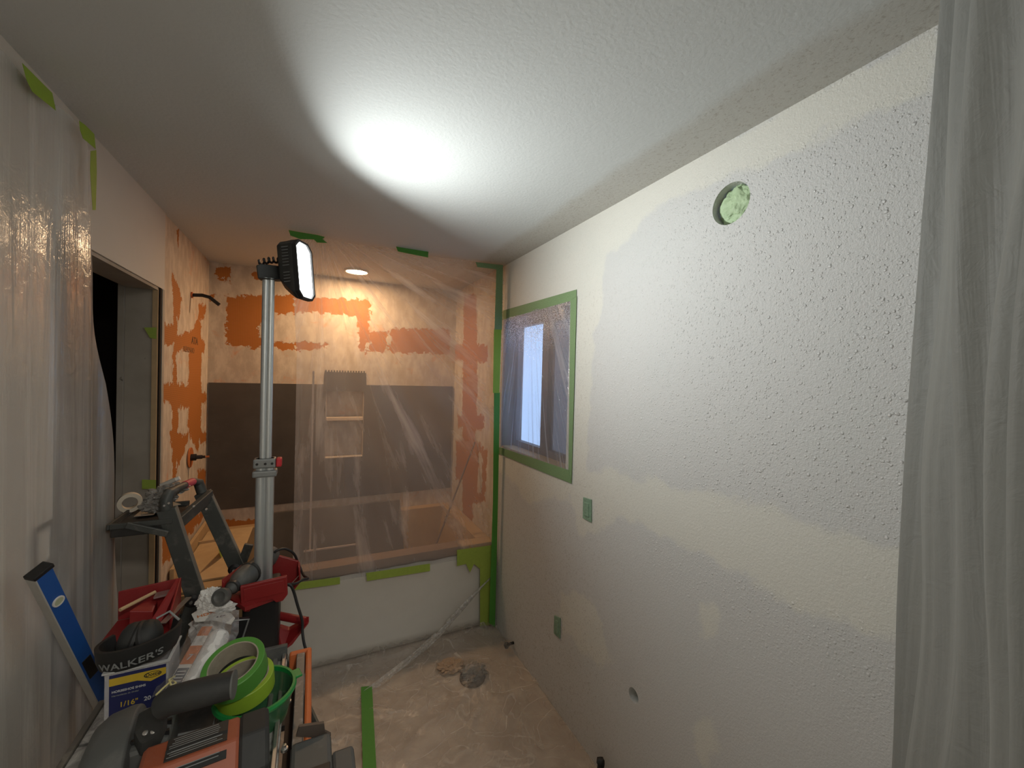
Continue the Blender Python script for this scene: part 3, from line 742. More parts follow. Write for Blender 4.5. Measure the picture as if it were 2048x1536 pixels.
# covered outlet boxes and stuffed holes
def outlet(px, label, mt):
    o = thing('outlet_box', label, 'outlet box', U(*px[0], x=XR))
    plate(px, -.006, x=XR-.0005).build('cover_tape', mt, o, bevel=.002)
    c = [sum(a)/len(px) for a in zip(*px)]
    plate([(c[0]+(a-c[0])*.55, c[1]+(b-c[1])*.62) for a, b in px], -.010, x=XR-.0005).build('socket_bulge', mt, o, bevel=.003)
GTP = mat('creased_grey_green_tape', (.22, .34, .24), .6, vary=.45, scale=90, bump=.6)
outlet([(1168, 994), (1184, 999), (1184, 1045), (1167, 1036)], 'outlet box covered with creased green tape below the window', GTP)
outlet([(1110, 1230), (1122, 1236), (1121, 1277), (1109, 1266)], 'lower outlet box covered with green tape near the floor', GTP)
m = MB().blob(hole_c+Vector((.036, 0, 0)), .058, 5, .22, 5, (.42, .98, .98), 3)
tag(m.build('masking_paper', PAPERG), 'crumpled green paper stuffed in the round hole high on the right wall', 'paper')
m = MB().blob(small_c+Vector((.05, 0, 0)), .025, 3, .25, 4, (.8, .95, .95), 6)
tag(m.build('masking_paper', mat('olive_paper', (.24, .33, .06), .7)), 'green paper plug in the small hole low on the right wall', 'paper')
# switch box roughed in behind the left plastic
pq = [U(a, b, x=XL+.001) for a, b in ((62, 1062), (104, 1047), (100, 1122), (60, 1142))]
t = thing('switch_box', 'roughed-in switch box with white rocker under the left plastic', 'switch box', pq[0])
cY = (pq[0].y+pq[1].y)/2; cZ = (pq[0].z+pq[2].z)/2
m = MB()
for (ya, yb, za, zb) in ((cY-.05, cY-.042, cZ-.06, cZ+.06), (cY+.042, cY+.05, cZ-.06, cZ+.06), (cY-.05, cY+.05, cZ+.050, cZ+.06), (cY-.05, cY+.05, cZ-.06, cZ-.050)):
    m.box((XL+.0005, ya, za), (XL+.010, yb, zb))
m.build('box_rim', INKD, t)
MB().box((XL+.0005, cY-.022, cZ-.04), (XL+.007, cY+.022, cZ+.035)).build('rocker', WHITE, t, bevel=.002)

# ---------------------------------------------------------------- tower work light
TX, TY = -.140, 1.62
tl = thing('tower_work_light', 'tall aluminium pole work light with black head and red base guards', 'work light', (TX, TY, 0))
def prof(z0, z1, r, gap):
    m = MB()
    for s in (-1, 1): m.lathe([(r, 0), (r, z1-z0)], (TX+s*gap, TY, z0), seg=24)
    m.box((TX-gap, TY-r*.62, z0), (TX+gap, TY+r*.62, z1)); return m
prof(.30, 1.392, .0152, .0126).build('lower_pole', ALU, tl, True)
prof(1.392, 2.004, .0108, .0078).build('upper_pole', ALU, tl, True)
cl = MB().box((TX-.036, TY-.024, 1.330), (TX+.036, TY+.024, 1.352)).box((TX-.034, TY-.023, 1.360), (TX+.032, TY+.023, 1.392)).build('height_clamp', ALU_D, tl, bevel=.005)
MB().box((TX+.033, TY-.020, 1.362), (TX+.050, TY+.012, 1.392)).build('latch', mat('red_latch', (.5, .02, .03), .4), cl, bevel=.004)
for k in (-.022, .002, .022): MB().lathe([(.004, 0), (.004, .003)], (TX+k, TY-.0235, 1.376), (0, -1, 0), 10).build('screw', BLACKC, cl)
# head
side = Vector((0, 0, 1)).cross(LN).normalized(); upv = LN.cross(side).normalized()
def hp(a, b, c): return LAMP+side*a+upv*b-LN*c      # a width, b height, c depth behind lens
def ring(w, h, ch): return [(-w+ch, -h), (w-ch, -h), (w, -h+ch), (w, h-ch), (w-ch, h), (-w+ch, h), (-w, h-ch), (-w, -h+ch)]
def loft(levels):
    m = MB(); b = m.b; R_ = []
    for w, h, ch, c in levels: R_.append([b.verts.new(hp(x, y, c)) for x, y in ring(w, h, ch)])
    for A, B in zip(R_, R_[1:]):
        for i in range(8): b.faces.new((A[i], A[(i+1) % 8], B[(i+1) % 8], B[i]))
    b.faces.new(R_[0]); b.faces.new(R_[-1]); return m
def aloft(levels):
    m = MB(); b = m.b; R_ = []
    for w, hu, hd, cu, cd, c in levels:
        pr = [(-w+cd, -hd), (w-cd, -hd), (w, -hd+cd), (w, hu-cu), (w-cu, hu), (-w+cu, hu), (-w, hu-cu), (-w, -hd+cd)]
        R_.append([b.verts.new(hp(x, y, c)) for x, y in pr])
    for A, B in zip(R_, R_[1:]):
        for i in range(8): b.faces.new((A[i], A[(i+1) % 8], B[(i+1) % 8], B[i]))
    b.faces.new(R_[0]); b.faces.new(R_[-1]); return m
head = aloft([(.046, .094, .096, .018, .018, .012), (.050, .103, .104, .02, .02, .012), (.050, .103, .100, .02, .02, .024), (.048, .101, .086, .018, .024, .042), (.047, .100, .060, .016, .024, .066), (.042, .094, .045, .016, .020, .072)]).build('lamp_head', BLACK, tl, bevel=.003)
rimm = MB(); b = rimm.b
lv = [(.044, .096, .02, .013), (.044, .096, .02, -.002), (.050, .103, .022, -.002), (.050, .103, .022, .013)]
R_ = [[b.verts.new(hp(x, y, c)) for x, y in ring(w, h, ch)] for w, h, ch, c in lv]
for A, B in zip(R_, R_[1:]+R_[:1]):
    for i in range(8): b.faces.new((A[i], A[(i+1) % 8], B[(i+1) % 8], B[i]))
rimm.build('rim', BLACKC, head)
lens_ = loft([(.043, .095, .02, .0118), (.043, .095, .02, .004)]).build('led_lens', emis('led_white', (.96, 1, .97), 8), head)
LEDD = emis('led_shade', (1, .98, .85), .9)
for (sa, sb) in ((-.015, .055), (.012, .01), (-.012, -.045), (.02, -.075), (.018, .075)):
    MB().lathe([(.0, 0), (.0035, 0), (.0035, .0004), (.0, .0004)], hp(sa, sb, .0039), LN, 10).build('led_chip', LEDD, head)
FIN = mat('grey_vent_edge', (.22, .23, .23), .5)
for k in range(11):
    bz = .074-k*.0105 if k < 7 else .074-k*.0105-.014
    MB().obox(hp(-.0488, bz, .038+(.0 if k > 6 else 0)), LN, side, upv, .024-.001*(k % 3), .0045, .0016).build('vent_fin', FIN, head)
zt = 2.004
arm = MB().prism([hp(-.010, -.026, .068), hp(-.010, .020, .068), Vector((TX-.020, TY-.019, zt+.043)), Vector((TX-.036, TY-.019, zt+.036)), Vector((TX-.030, TY-.019, zt-.008)), Vector((TX+.024, TY-.019, zt-.004))], (.004, .038, 0))
arm.build('bracket', BLACK, tl, bevel=.004)
pts = []; a = Vector((TX-.032, TY, 2.050)); b_ = hp(0, .036, .070)
for k in range(97):
    f = k/96; c = a.lerp(b_, f)+Vector((0, 0, .010*math.sin(PI*f)))
    pts.append(c+Vector((.003*math.cos(f*2*PI*6), .008*math.cos(f*2*PI*6), .0085*math.sin(f*2*PI*6))))
MB().tube(pts, .0038, 6).build('coiled_cord', BLACKC, tl, True)
# body and base
MB().box((TX-.052, TY-.068, .12), (TX+.052, TY+.055, .968)).build('body', BLACKC, tl, bevel=.010)
for k in range(3):
    a = math.radians(90+120*k); MB().tube([(TX+.05*math.cos(a), TY+.05*math.sin(a), .16), (TX+.20*math.cos(a), TY+.20*math.sin(a)*.8, .02)], .014, 8).build('leg', RED, tl, True)
gy = 1.535
g = plate([(481, 1170), (574, 1149), (576, 1186), (566, 1199), (553, 1202), (545, 1196), (508, 1205), (500, 1220), (489, 1221), (483, 1212)], -.012, y=gy).build('front_guard', RED, tl, bevel=.003)
plate([(487, 1178), (567, 1160), (569, 1184), (488, 1203)], -.003, y=gy-.0125).build('panel_rib', RED, g, bevel=.001)
plate([(541, 1110), (549, 1109), (597, 1122), (599, 1150), (583, 1167), (541, 1167)], .012, y=1.715).build('rear_guard', RED, tl, bevel=.003)
plate([(584, 1167), (599, 1150), (597, 1122), (600, 1124), (602, 1152), (588, 1170)], -.05, y=1.715).build('rear_guard_lip', RED, tl, bevel=.002)
m = MB(); A = [U(443, 1158, y=1.56), U(484, 1128, y=1.76), U(491, 1132, y=1.76), U(451, 1166, y=1.56)]
m.prism(A, (0, 0, -.075)); m.build('left_guard', RED, tl, bevel=.003)
MB().prism([U(450, 1190, y=1.58), U(490, 1215, y=1.50), U(560, 1190, y=1.56), U(560, 1170, y=1.74), U(490, 1165, y=1.76)], (0, 0, -.012)).build('tray_floor', RED, tl)
ha, hb, hc = U(556, 1231, y=1.66), U(612, 1242, y=1.60), U(556, 1296, y=1.60)
MB().tube([ha, ha.lerp(hb, .5), hb], .0135, 14).build('carry_handle', RED, tl, True)
MB().prism([U(553, 1254, y=1.63), U(578, 1262, y=1.63), U(607, 1246, y=1.60), U(618, 1240, y=1.59), U(618, 1247, y=1.59), U(585, 1290, y=1.59), U(566, 1304, y=1.59), U(553, 1302, y=1.60)], (0, .03, 0)).build('handle_bracket', RED, tl, bevel=.004)

# power cord hanging off the tower
cp = [U(a, b, y=y) for a, b, y in ((546, 1108, 1.69), (556, 1100, 1.69), (572, 1098, 1.70), (588, 1108, 1.71), (598, 1130, 1.73), (607, 1150, 1.69), (616, 1157, 1.64), (606, 1159, 1.62), (592, 1167, 1.60), (575, 1169, 1.57), (582, 1172, 1.56), (588, 1185, 1.56), (595, 1210, 1.55), (604, 1240, 1.54), (605, 1265, 1.53), (609, 1290, 1.50), (616, 1312, 1.48), (616, 1330, 1.49))]
fine = []
for i in range(len(cp)-1):
    P0, P1, P2, P3 = cp[max(0, i-1)], cp[i], cp[i+1], cp[min(len(cp)-1, i+2)]
    for k in range(5):
        f = k/5; fine.append(.5*((2*P1)+(P2-P0)*f+(2*P0-5*P1+4*P2-P3)*f*f+(3*P1-P0-3*P2+P3)*f**3))
fine += [cp[-1], cp[-1]+Vector((0, .01, -.3)), Vector((cp[-1].x, cp[-1].y+.02, .03))]
tag(MB().tube(fine, .0045, 8).build('power_cord', BLACKC, None, True), 'black power cord looping down beside the red base guards', 'cord')

# rotary tool resting in the red guards
ra, rb = U(447, 1190, y=1.50), U(548, 1104, y=1.74); ax = (rb-ra)
L_ = ax.length
t = thing('rotary_tool', 'dark grey rotary tool with round head lying in the red guards', 'power tool', ra)
TOOL = dusty('tool_grey', (.06, .062, .06), (.3, .28, .25), .35, .5)
MB().lathe([(.010, .02), (.016, .03), (.020, .05), (.032, .075), (.036, .11), (.030, .15), (.033, .20), (.035, L_*.85), (.026, L_*.97)], ra, ax, 20).build('tool_body', TOOL, t, True)
MB().lathe([(.010, -.004), (.011, .03)], ra+Vector((0, 0, 0)), ax, 14).build('nose', BLACK, t, True)
hd = Vector((-.35, -.85, .4)).normalized()
MB().lathe([(.010, -.012), (.024, -.010), (.026, .0), (.024, .010), (.016, .011), (.010, .007)], ra+Vector((-.004, -.006, -.002)), hd, 24).build('tool_head', TOOL, t, True)
for k in range(4):
    c = ra+ax*(.55+.06*k); sd = ax.cross(Vector((0, -1, .3))).normalized(); nn = sd.cross(ax).normalized()
    if nn.y > 0: nn = -nn
    MB().obox(c+nn*.033, sd, ax, nn, .030, .005, .004).build('vent_slot', BLACKC, t)
MB().lathe([(.0335, 0), (.0375, .002), (.0375, .010), (.0335, .012)], ra+ax.normalized()*.118, ax, 20).build('grip_collar', BLACK, t, True)
MB().lathe([(.017, 0), (.0215, .002), (.0215, .012), (.018, .014)], ra+ax.normalized()*.036, ax, 18).build('front_collar', BLACK, t, True)

# ---------------------------------------------------------------- step ladder
ld = thing('step_ladder', 'dark grey folding step ladder with top platform in front of the doorway', 'ladder', (-.40, 1.90, 0))
def bar(name, p, q, w, th, mt, parent, wide=(0, 1, 0), bev=.003):
    p, q = Vector(p), Vector(q); z = (q-p).normalized(); y = Vector(wide); y = (y-z*y.dot(z)).normalized(); x = y.cross(z)
    return MB().obox((p+q)/2, x, y, z, w, th, (q-p).length).build(name, mt, parent, bevel=bev)
yn, yf = 1.80, 2.00
nT, nP = U(333, 1018, y=yn), U(390, 1190, y=yn); fT, fP = U(404, 985, y=yf), U(472, 1130, y=yf)
def down(T, P_, z): k = (T.z-z)/(T.z-P_.z); return T+(P_-T)*k
nB, fB = down(nT, nP, .03), down(fT, fP, .03)
for T, P_, B_, yy in ((nT, nP, nB, yn), (fT, fP, fB, yf)):
    r_ = bar('front_rail', T, B_, .052, .024, LADDER, ld)
    e = (B_-T).normalized(); xr = Vector((0, 1, 0)).cross(e).normalized()
    if xr.x < 0: xr = -xr
    MB().obox((T+B_)/2+xr*.0273, xr, (0, 1, 0), e, .0025, .026, (B_-T).length-.002).build('worn_edge', LADDERE, r_)
    rl = P_+Vector((-.34, 0, -.86))
    kk = (P_.z-.03)/.86; Rb = Vector((P_.x-.22, P_.y-.03, .03))
    bar('rear_leg', P_+Vector((.045, .0 if yy > 1.9 else -.026, .08)) if yy > 1.9 else P_+Vector((.0, -.026, .0)), Vector((max(XL+.06, P_.x-.26), P_.y-.026, .03)), .034, .018, LADDER, ld)
    MB().lathe([(.020, 0), (.022, .006), (.014, .014)], P_+Vector((0, -.038, 0)), (0, -1, 0), 18).build('pivot', BLACKC, ld, True)
    MB().lathe([(.005, 0), (.005, .006)], P_+Vector((0, -.052, 0)), (0, -1, 0), 10).build('pivot_screw', STEEL, ld, True)
# top loop
lp = [nT+Vector((0, 0, -.002)), U(332, 1000, y=1.80), U(339, 985, y=1.81), U(352, 978, y=1.84), U(372, 969, y=1.91), U(386, 963, y=1.97), U(397, 965, y=2.0), fT]
MB().tube(lp, [.018, .0185, .0175, .014, .0125, .014, .0175, .018], 14).build('top_handle', LADDER, ld, True)
MB().tube([lp[4].lerp(lp[3], .15), lp[4], lp[5].lerp(lp[4], .1)], .0145, 14).build('red_label', mat('red_sticker', (.48, .06, .09), .5), ld, True)
# platform
pz = 1.155
pl = MB().box((-.595, 1.79, pz-.035), (-.430, 2.01, pz-.004)).build('platform', BLACK, ld, bevel=.004)
MB().box((-.595, 1.785, pz-.006), (-.43, 1.797, pz+.012)).box((-.595, 2.003, pz-.006), (-.43, 2.015, pz+.012)).box((-.603, 1.785, pz-.006), (-.595, 2.015, pz+.012)).build('platform_rim', LADDER, pl, bevel=.002)
bar('front_crossbar', (-.425, 1.80, pz-.02), (-.36, 2.00, pz+.03), .045, .02, LADDER, ld, (1, 0, 0))
bar('brace', U(252, 1050, y=1.775), U(336, 1068, y=1.775), .022, .010, LADDER, ld)
bar('brace', U(345, 1022, y=2.02), U(425, 1010, y=2.02), .024, .010, LADDER, ld)
for z in (.80, .55, .28):
    a, b = down(nT, nP, z), down(fT, fP, z)
    MB().box((min(a.x, b.x)-.07, yn+.013, z-.012), (max(a.x, b.x)+.02, yf-.013, z+.012)).build('step', BLACK, ld, bevel=.003)
for px in ((329, 1011), (338, 1006), (388, 1012), (413, 1018)):
    p = U(*px, y=1.77); MB().lathe([(.0035, 0), (.0035, .004)], p, (0, -1, 0), 8).build('rivet', STEEL, ld)
# clutter on the ladder platform
c = U(238, 985, y=1.83); c.x = max(c.x, XL+.035)
tag(MB().lathe([(.022, -.012), (.035, -.012), (.035, .012), (.022, .012)], Vector((-.598, 1.965, pz+.036)), (.3, -.95, 0), 30, closed=True).build('tape_roll', mat('white_tape', (.60, .54, .44), .6), None, True), 'white tape roll standing on edge on the ladder platform', 'tape roll')
GB = film('grey_bag', .8, .2, (.34, .33, .32), freq=(30, 30), bumpk=.9, gloss=.3, rough=.15, transl=.2)
c0, c1 = U(300, 1012, y=1.87), U(345, 978, y=1.90)
m = MB(); m.blob(c0+Vector((.012, 0, .002)), .028, 5, .45, 7, (1.2, 1.0, .8), 2); m.blob(c0.lerp(c1, .5)+Vector((0, 0, .004)), .036, 5, .5, 7, (1.1, .9, .75), 8); m.blob(c1, .028, 4, .6, 5, (1.4, .9, .6), 5)
tag(m.build('plastic_bag', mat('silver_grey_bag', (.20, .19, .175), .3, vary=.4, scale=50, bump=.4), None, False), 'crumpled grey bag on the ladder platform', 'bag')
a, b = U(322, 972, y=1.93), U(352, 959, y=1.93)
t = thing('caulk_tube', 'pale tube with white cap on top of the grey bag', 'tube', a)
MB().tube([a, b], .009, 12).build('tube_body', mat('pale_tube', (.42, .40, .37), .5), t, True)
MB().tube([b, b+(b-a).normalized()*.012], .008, 12).build('cap', PAPERW, t, True)
m = MB()
for k in range(5): m.obox((-.535+.012*k, 1.92+.01*k, pz+.004+.003*k), (1, .2*k, 0), (-.2*k, 1, 0), (0, 0, 1), .055, .07, .002)
tag(m.build('paper_scraps', mat('dusty_scrap', (.34, .30, .25), .7, vary=.3), None), 'dusty paper scraps lying on the ladder platform', 'paper')

# ---------------------------------------------------------------- tile saw on its stand
BZ = .80
ts = thing('tile_saw', 'orange and grey tile saw on a stand, foreground left, table cluttered', 'tile saw', (-.22, 1.10, 0))
t = NT('splattered_saw_table'); c = t.geo(); sp = t.n('SeparateXYZ'); t.link(c, sp.inputs[0])
n = t.noise(c, 30, 5, .65, 1); ln = t.ramp(t.math('PINGPONG', t.math('ADD', t.math('MULTIPLY', sp.outputs[1], 14), t.math('MULTIPLY', sp.outputs[0], 2)), 1.0), .90, .97)
cc = t.mix(t.ramp(n, .35, .65), (.24, .235, .22), (.48, .47, .44)); cc = t.mix(t.math('MULTIPLY', ln, .8), cc, (.05, .05, .05))
TBL = t.done(t.bsdf(cc, .5, .3, t.bump(n, .3, .002)))
MB().box((-.478, .62, BZ-.018), (-.055, 1.425, BZ)).build('sliding_table', TBL, ts, bevel=.002)
MB().box((-.492, .62, BZ-.03), (-.479, 1.43, BZ+.006)).build('left_rail', dusty('brown_grey_rail', (.10, .09, .075), amt=.4), ts, bevel=.002)
m = MB().box((-.092, .62, BZ+.001), (-.080, 1.425, BZ+.012)).box((-.068, .62, BZ+.001), (-.058, 1.425, BZ+.022))
m.build('guide_rail', STEEL, ts, bevel=.002)
MB().box((-.28, 1.418, BZ+.001), (-.055, 1.432, BZ+.045)).build('rip_fence', GREYP, ts, bevel=.002)
tray = MB().box((-.050, .62, BZ-.10), (-.030, 1.44, BZ-.06)).build('water_tray', mat('black_brown_tray', (.018, .010, .009), .6), ts)
MB().box((-.029, .62, BZ-.012), (-.006, 1.43, BZ+.004)).build('side_rail', dusty('splashed_rail', (.14, .135, .13), (.5, .48, .45), .6, .45, .3, 40), ts, bevel=.002)
MB().box((-.004, .80, BZ-.07), (.013, 1.44, BZ+.006)).box((-.05, 1.432, BZ-.07), (.013, 1.449, BZ+.006)).build('orange_frame', ORANGE, ts, bevel=.006)
for yy in (.92, 1.08, 1.235): MB().lathe([(.008, 0), (.008, .006), (.004, .007), (.004, .014)], (-.044, yy, BZ-.004), (0, 0, 1), 12).build('bolt', STEEL, ts, True)
for sx in (-.46, -.02):
    for sy in (.66, 1.40): MB().tube([(sx, sy, BZ-.03), (sx*1.02, sy, .02)], .014, 10).build('stand_leg', BLACK, ts, True)
# grey splash housing at the lower right
hs = MB().prism([(-.030, .80, BZ+.03), (.055, .80, BZ+.03), (.055, 1.055, BZ+.03), (-.030, 1.055, BZ+.03)], (0, 0, -.16)).build('splash_housing', GREYP, ts, bevel=.010)
MB().box((.056, .80, BZ-.16), (.105, 1.035, BZ-.005)).build('housing_side', GREYP, ts, bevel=.008)
MB().prism([U(592, 1474, y=1.06), U(598, 1454, y=1.06), U(648, 1447, y=1.06), U(650, 1464, y=1.06), U(662, 1470, y=1.06), U(660, 1476, y=1.06)], (0, .008, 0)).build('splash_flap', mat('brown_flap', (.07, .055, .045), .5), ts)
MB().box((-.01, .80, BZ+.031), (.050, .965, BZ+.034)).build('housing_opening', BLACKC, hs, bevel=.008)
# motor head: guard, motor, label, handle
hd_ = lambda px, py, z: U(px, py, z=z)
mz = .955
mh = [hd_(292, 1478, mz), hd_(458, 1452, mz), hd_(500, 1450, mz)]
xax = Vector((.97, .10, 0)).normalized(); 
O = hd_(300, 1500, .95)
def motor(profile_x0, x1_, r, name, mt, seg=8, zz=.0):
    m = MB(); b = m.b; rr = []
    for x_, k in ((profile_x0, .93), (profile_x0+.008, 1), (x1_-.008, 1), (x1_, .93)):
        c = O+xax*x_+Vector((0, -.02, -.075+zz)); rr.append([b.verts.new(c+(Vector((-xax.y, xax.x, 0))*math.cos(2*PI*(i+.5)/seg)+Vector((0, 0, 1))*math.sin(2*PI*(i+.5)/seg))*r*k) for i in range(seg)])
    for A, B in zip(rr, rr[1:]):
        for i in range(seg): b.faces.new((A[i], A[(i+1) % seg], B[(i+1) % seg], B[i]))
    b.faces.new(rr[0]); b.faces.new(rr[-1])
    return m.build(name, mt, ts, False, .004)
mo = motor(-.010, .150, .080, 'motor_housing', RIDG)
motor(.145, .200, .081, 'motor_end_cap', DKGREY)
yv = Vector((-xax.y, xax.x, 0))
nfl = (yv*math.cos(PI*5/8)+Vector((0, 0, 1))*math.sin(PI*5/8)).normalized()    # flat facing up and towards the camera
tfl = xax.cross(nfl).normalized()
if tfl.z < 0: tfl = -tfl
cfl = O+xax*.078+Vector((0, -.02, -.075))
topc = cfl+Vector((0, 0, .0745))
lab = MB().obox(topc+Vector((0, 0, .0016)), xax, yv, (0, 0, 1), .098, .055, .002).build('rating_label', INKD, mo)
for k in range(9):
    MB().obox(topc+yv*(.022-.0055*k)+xax*random.uniform(-.006, .0)+Vector((0, 0, .0031)), xax, yv, (0, 0, 1), random.uniform(.070, .088), .0014, .0006).build('label_line', INKG, lab)
l2 = MB().obox(cfl+nfl*.0745, xax, tfl, nfl, .098, .052, .002).build('rating_label', INKD, mo)
for k in range(7):
    MB().obox(cfl+nfl*.076+tfl*(.020-.0062*k), xax, tfl, nfl, random.uniform(.070, .088), .0014, .0006).build('label_line', INKG, l2)
# blade guard: half disc housing
gc = U(262, 1545, z=.84)
m = MB(); b = m.b
def gring(off, r, sc_):
    return [b.verts.new(gc+xax*off+yv*math.cos(PI*i/20)*r*1.0+Vector((0, 0, 1))*(math.sin(PI*i/20)*r*sc_)) for i in range(21)]
rr = [gring(-.075, .085, .75), gring(-.064, .118, .80), gring(-.045, .128, .86), gring(-.012, .132, .88), gring(.004, .130, .88), gring(.010, .118, .82)]
for A, B in zip(rr, rr[1:]):
    for i in range(20): b.faces.new((A[i], A[i+1], B[i+1], B[i]))
b.faces.new(rr[0]); b.faces.new(rr[-1])
for A, B in zip(rr, rr[1:]): b.faces.new((A[0], B[0], B[20], A[20]))
gu = m.build('blade_guard', GREYP, ts, True, .003)
m = MB()
for k in range(3): m.obox(gc+xax*.030+yv*(-.045+.030*k)+Vector((0, 0, .075)), xax, yv, (0, 0, 1), .075, .007, .045)
m.build('guard_slot', BLACKC, ts)
MB().obox(gc+xax*.035+yv*(-.0)+Vector((0, 0, .045)), xax, yv, (0, 0, 1), .07, .13, .09).build('gear_case', GREYP, ts, bevel=.01)
# handle
h0, h1, h2, h3 = U(292, 1476, z=.95), U(300, 1436, z=1.0), U(335, 1402, z=1.035), U(466, 1369, z=1.04)
MB().tube([h2+(h1-h2)*.3, h2+(h3-h2)*.06, h2+(h3-h2)*.25, h2+(h3-h2)*.6, h3], [.0235, .0255, .0265, .0265, .0250], 18).build('handle_grip', DKGREY, ts, True)
MB().tube([h3-(h3-h2)*.002, h3+(h3-h2).normalized()*.003], .0262, 18).build('grip_end', mat('grip_end', (.10, .105, .10), .6), ts, True)
hp_ = MB().prism([U(268, 1462, z=.96), U(277, 1425, z=.98), U(322, 1400, z=1.02), U(336, 1428, z=1.0), U(318, 1470, z=.96), U(280, 1486, z=.95)], (0, 0, -.03)).build('handle_bracket', DKGREY, ts, bevel=.004)
for px in ((291, 1467), (307, 1464)): MB().lathe([(.0048, 0), (.0048, .003), (.003, .004)], U(*px, z=.962), (0, -.4, 1), 12).build('screw', STEEL, hp_, True)
# cord at the motor end
pts = [U(a, b, z=z) for a, b, z in ((505, 1468, .93), (512, 1485, .92), (510, 1510, .90), (495, 1530, .88), (480, 1560, .86))]
MB().tube(pts, .009, 8).build('motor_cord', DKGREY, ts, True)
# black fence tray beside the handle
m = MB().obox(U(385, 1440, z=BZ+.012), (1, 0, 0), (0, 1, 0), (0, 0, 1), .17, .14, .02)
f = m.build('miter_plate', BLACK, ts, bevel=.002)
a, b, c_ = U(443, 1392, z=BZ+.03), U(425, 1455, z=BZ+.03), U(330, 1476, z=BZ+.03)
MB().tube([a, b, c_], .003, 6).build('plate_edge', ALU_D, f)

# ---------------------------------------------------------------- clutter on the saw table
# clear tub of shims with printed label
t = NT('clear_box_plastic'); d = t.n('BsdfPrincipled'); d.inputs['Base Color'].default_value = (.75, .75, .77, 1); d.inputs['Roughness'].default_value = .25; d.inputs['Alpha'].default_value = .28
CLR = t.done(d)
bx0, bx1, by0, by1 = -.440, -.318, 1.305, 1.405
sb = thing('shim_box', 'clear plastic box with navy and yellow printed label', 'box', ((bx0+bx1)/2, (by0+by1)/2, BZ))
m = MB().box((bx0, by0, BZ+.001), (bx1, by0+.002, .945)).box((bx0, by1-.002, BZ+.001), (bx1, by1, .945)).box((bx0, by0+.002, BZ+.001), (bx0+.002, by1-.002, .945)).box((bx1-.002, by0+.002, BZ+.001), (bx1, by1-.002, .945)).box((bx0+.002, by0+.002, BZ+.001), (bx1-.002, by1-.002, BZ+.004))
m.build('box_wall', CLR, sb)
m = MB().box((bx0-.004, by0-.004, .943), (bx1+.004, by0+.002, .947)).box((bx0-.004, by1-.002, .943), (bx1+.004, by1+.004, .947)).box((bx0-.004, by0+.002, .943), (bx0+.002, by1-.002, .947)).box((bx1-.002, by0+.002, .943), (bx1+.004, by1-.002, .947))
m.build('box_lip', mat('frosted_lip', (.45, .46, .46), .4), sb)
lb = MB().box((bx0+.009, by0-.0008, BZ+.006), (bx1-.004, by0-.0002, .937)).build('label_card', NAVY, sb)
MB().prism([(bx0+.009, by0-.0009, .929), (bx0+.009, by0-.0009, .911), (bx0+.062, by0-.0009, .911), (bx0+.088, by0-.0009, .902), (bx1-.004, by0-.0009, .913), (bx1-.004, by0-.0009, .929)], (0, -.0005, 0)).build('yellow_band', YELL, lb)
def btxt(s, size, x, z, mt, sq=1): return text_obj(s, size, (x, by0-.0016, z), (1, 0, 0), (0, 0, 1), mt, 'label_print', lb, sq)
MB().lathe([(.0105, 0), (.012, 0), (.012, .0006), (.0105, .0006)], (bx0+.092, by0-.0015, .9185), (0, -1, 0), 28, closed=True, sc=(1.45, .62), ref=(1, 0, 0)).build('logo_ring', INKD, lb)
btxt('Dottie', .012, bx0+.078, .915, INKD, .9)
btxt('HORSESHOE SHIMS', .0075, bx0+.014, .893, INKW)
btxt('Herramienta de nivelar', .0055, bx0+.014, .884, INKG)
btxt('1/16"', .017, bx0+.028, .855, YELL)
btxt('20', .014, bx0+.075, .856, INKW)
MB().prism([(bx0+.02, by0-.0012, .825), (bx0+.045, by0-.0012, .838), (bx0+.07, by0-.0012, .842), (bx0+.058, by0-.0012, .832)], (0, -.0004, 0)).build('print_picture', INKG, lb)

# ear muffs folded on the box
ec = U(288, 1300, y=1.345)
em = thing('ear_muffs', 'folded black ear muffs with printed headband resting on the clear box', 'ear muffs', (ec.x, ec.y, .948))
hbx, hby, hz0, hz1 = .072, .052, .949, .990
ecx, ecy = -.388, 1.352
def hb_pt(a, z, off=0):
    k = 1+.10*(z-hz0)/.04
    return Vector((ecx+(hbx*k+off)*math.cos(a), ecy+(hby*k+off)*math.sin(a), z+.010*math.cos(a)))
m = MB(); b = m.b; N = 44; R_ = []
for i in range(N+1):
    a = math.radians(140)+math.radians(260)*i/N
    zt = hz1+.012; R_.append([b.verts.new(hb_pt(a, hz0-.0, -.004)), b.verts.new(hb_pt(a, hz0+.0, .004)), b.verts.new(hb_pt(a, hz0+.02, .0075)), b.verts.new(hb_pt(a, zt, .004)), b.verts.new(hb_pt(a, zt, -.004)), b.verts.new(hb_pt(a, hz0+.02, -.006))])
for A, B in zip(R_, R_[1:]):
    for i in range(6): b.faces.new((A[i], A[(i+1) % 6], B[(i+1) % 6], B[i]))
b.faces.new(R_[0]); b.faces.new(R_[-1])
MUFF = mat('soft_black', (.011, .011, .011), .6)
hb = m.build('headband', MUFF, em, True)
def bend(x, y, z):
    a = math.radians(270)+(x-.056)/.0665
    p = hb_pt(a, hz0+.010+y*1.0, .0086); p.z += .0
    n = Vector((math.cos(a), math.sin(a), 0)); return p+n*(z+.0005)
text_obj("WALKER'S", .0235, (0, 0, 0), (1, 0, 0), (0, 1, 0), INKG, 'headband_print', hb, 1.0, .0004, bend)
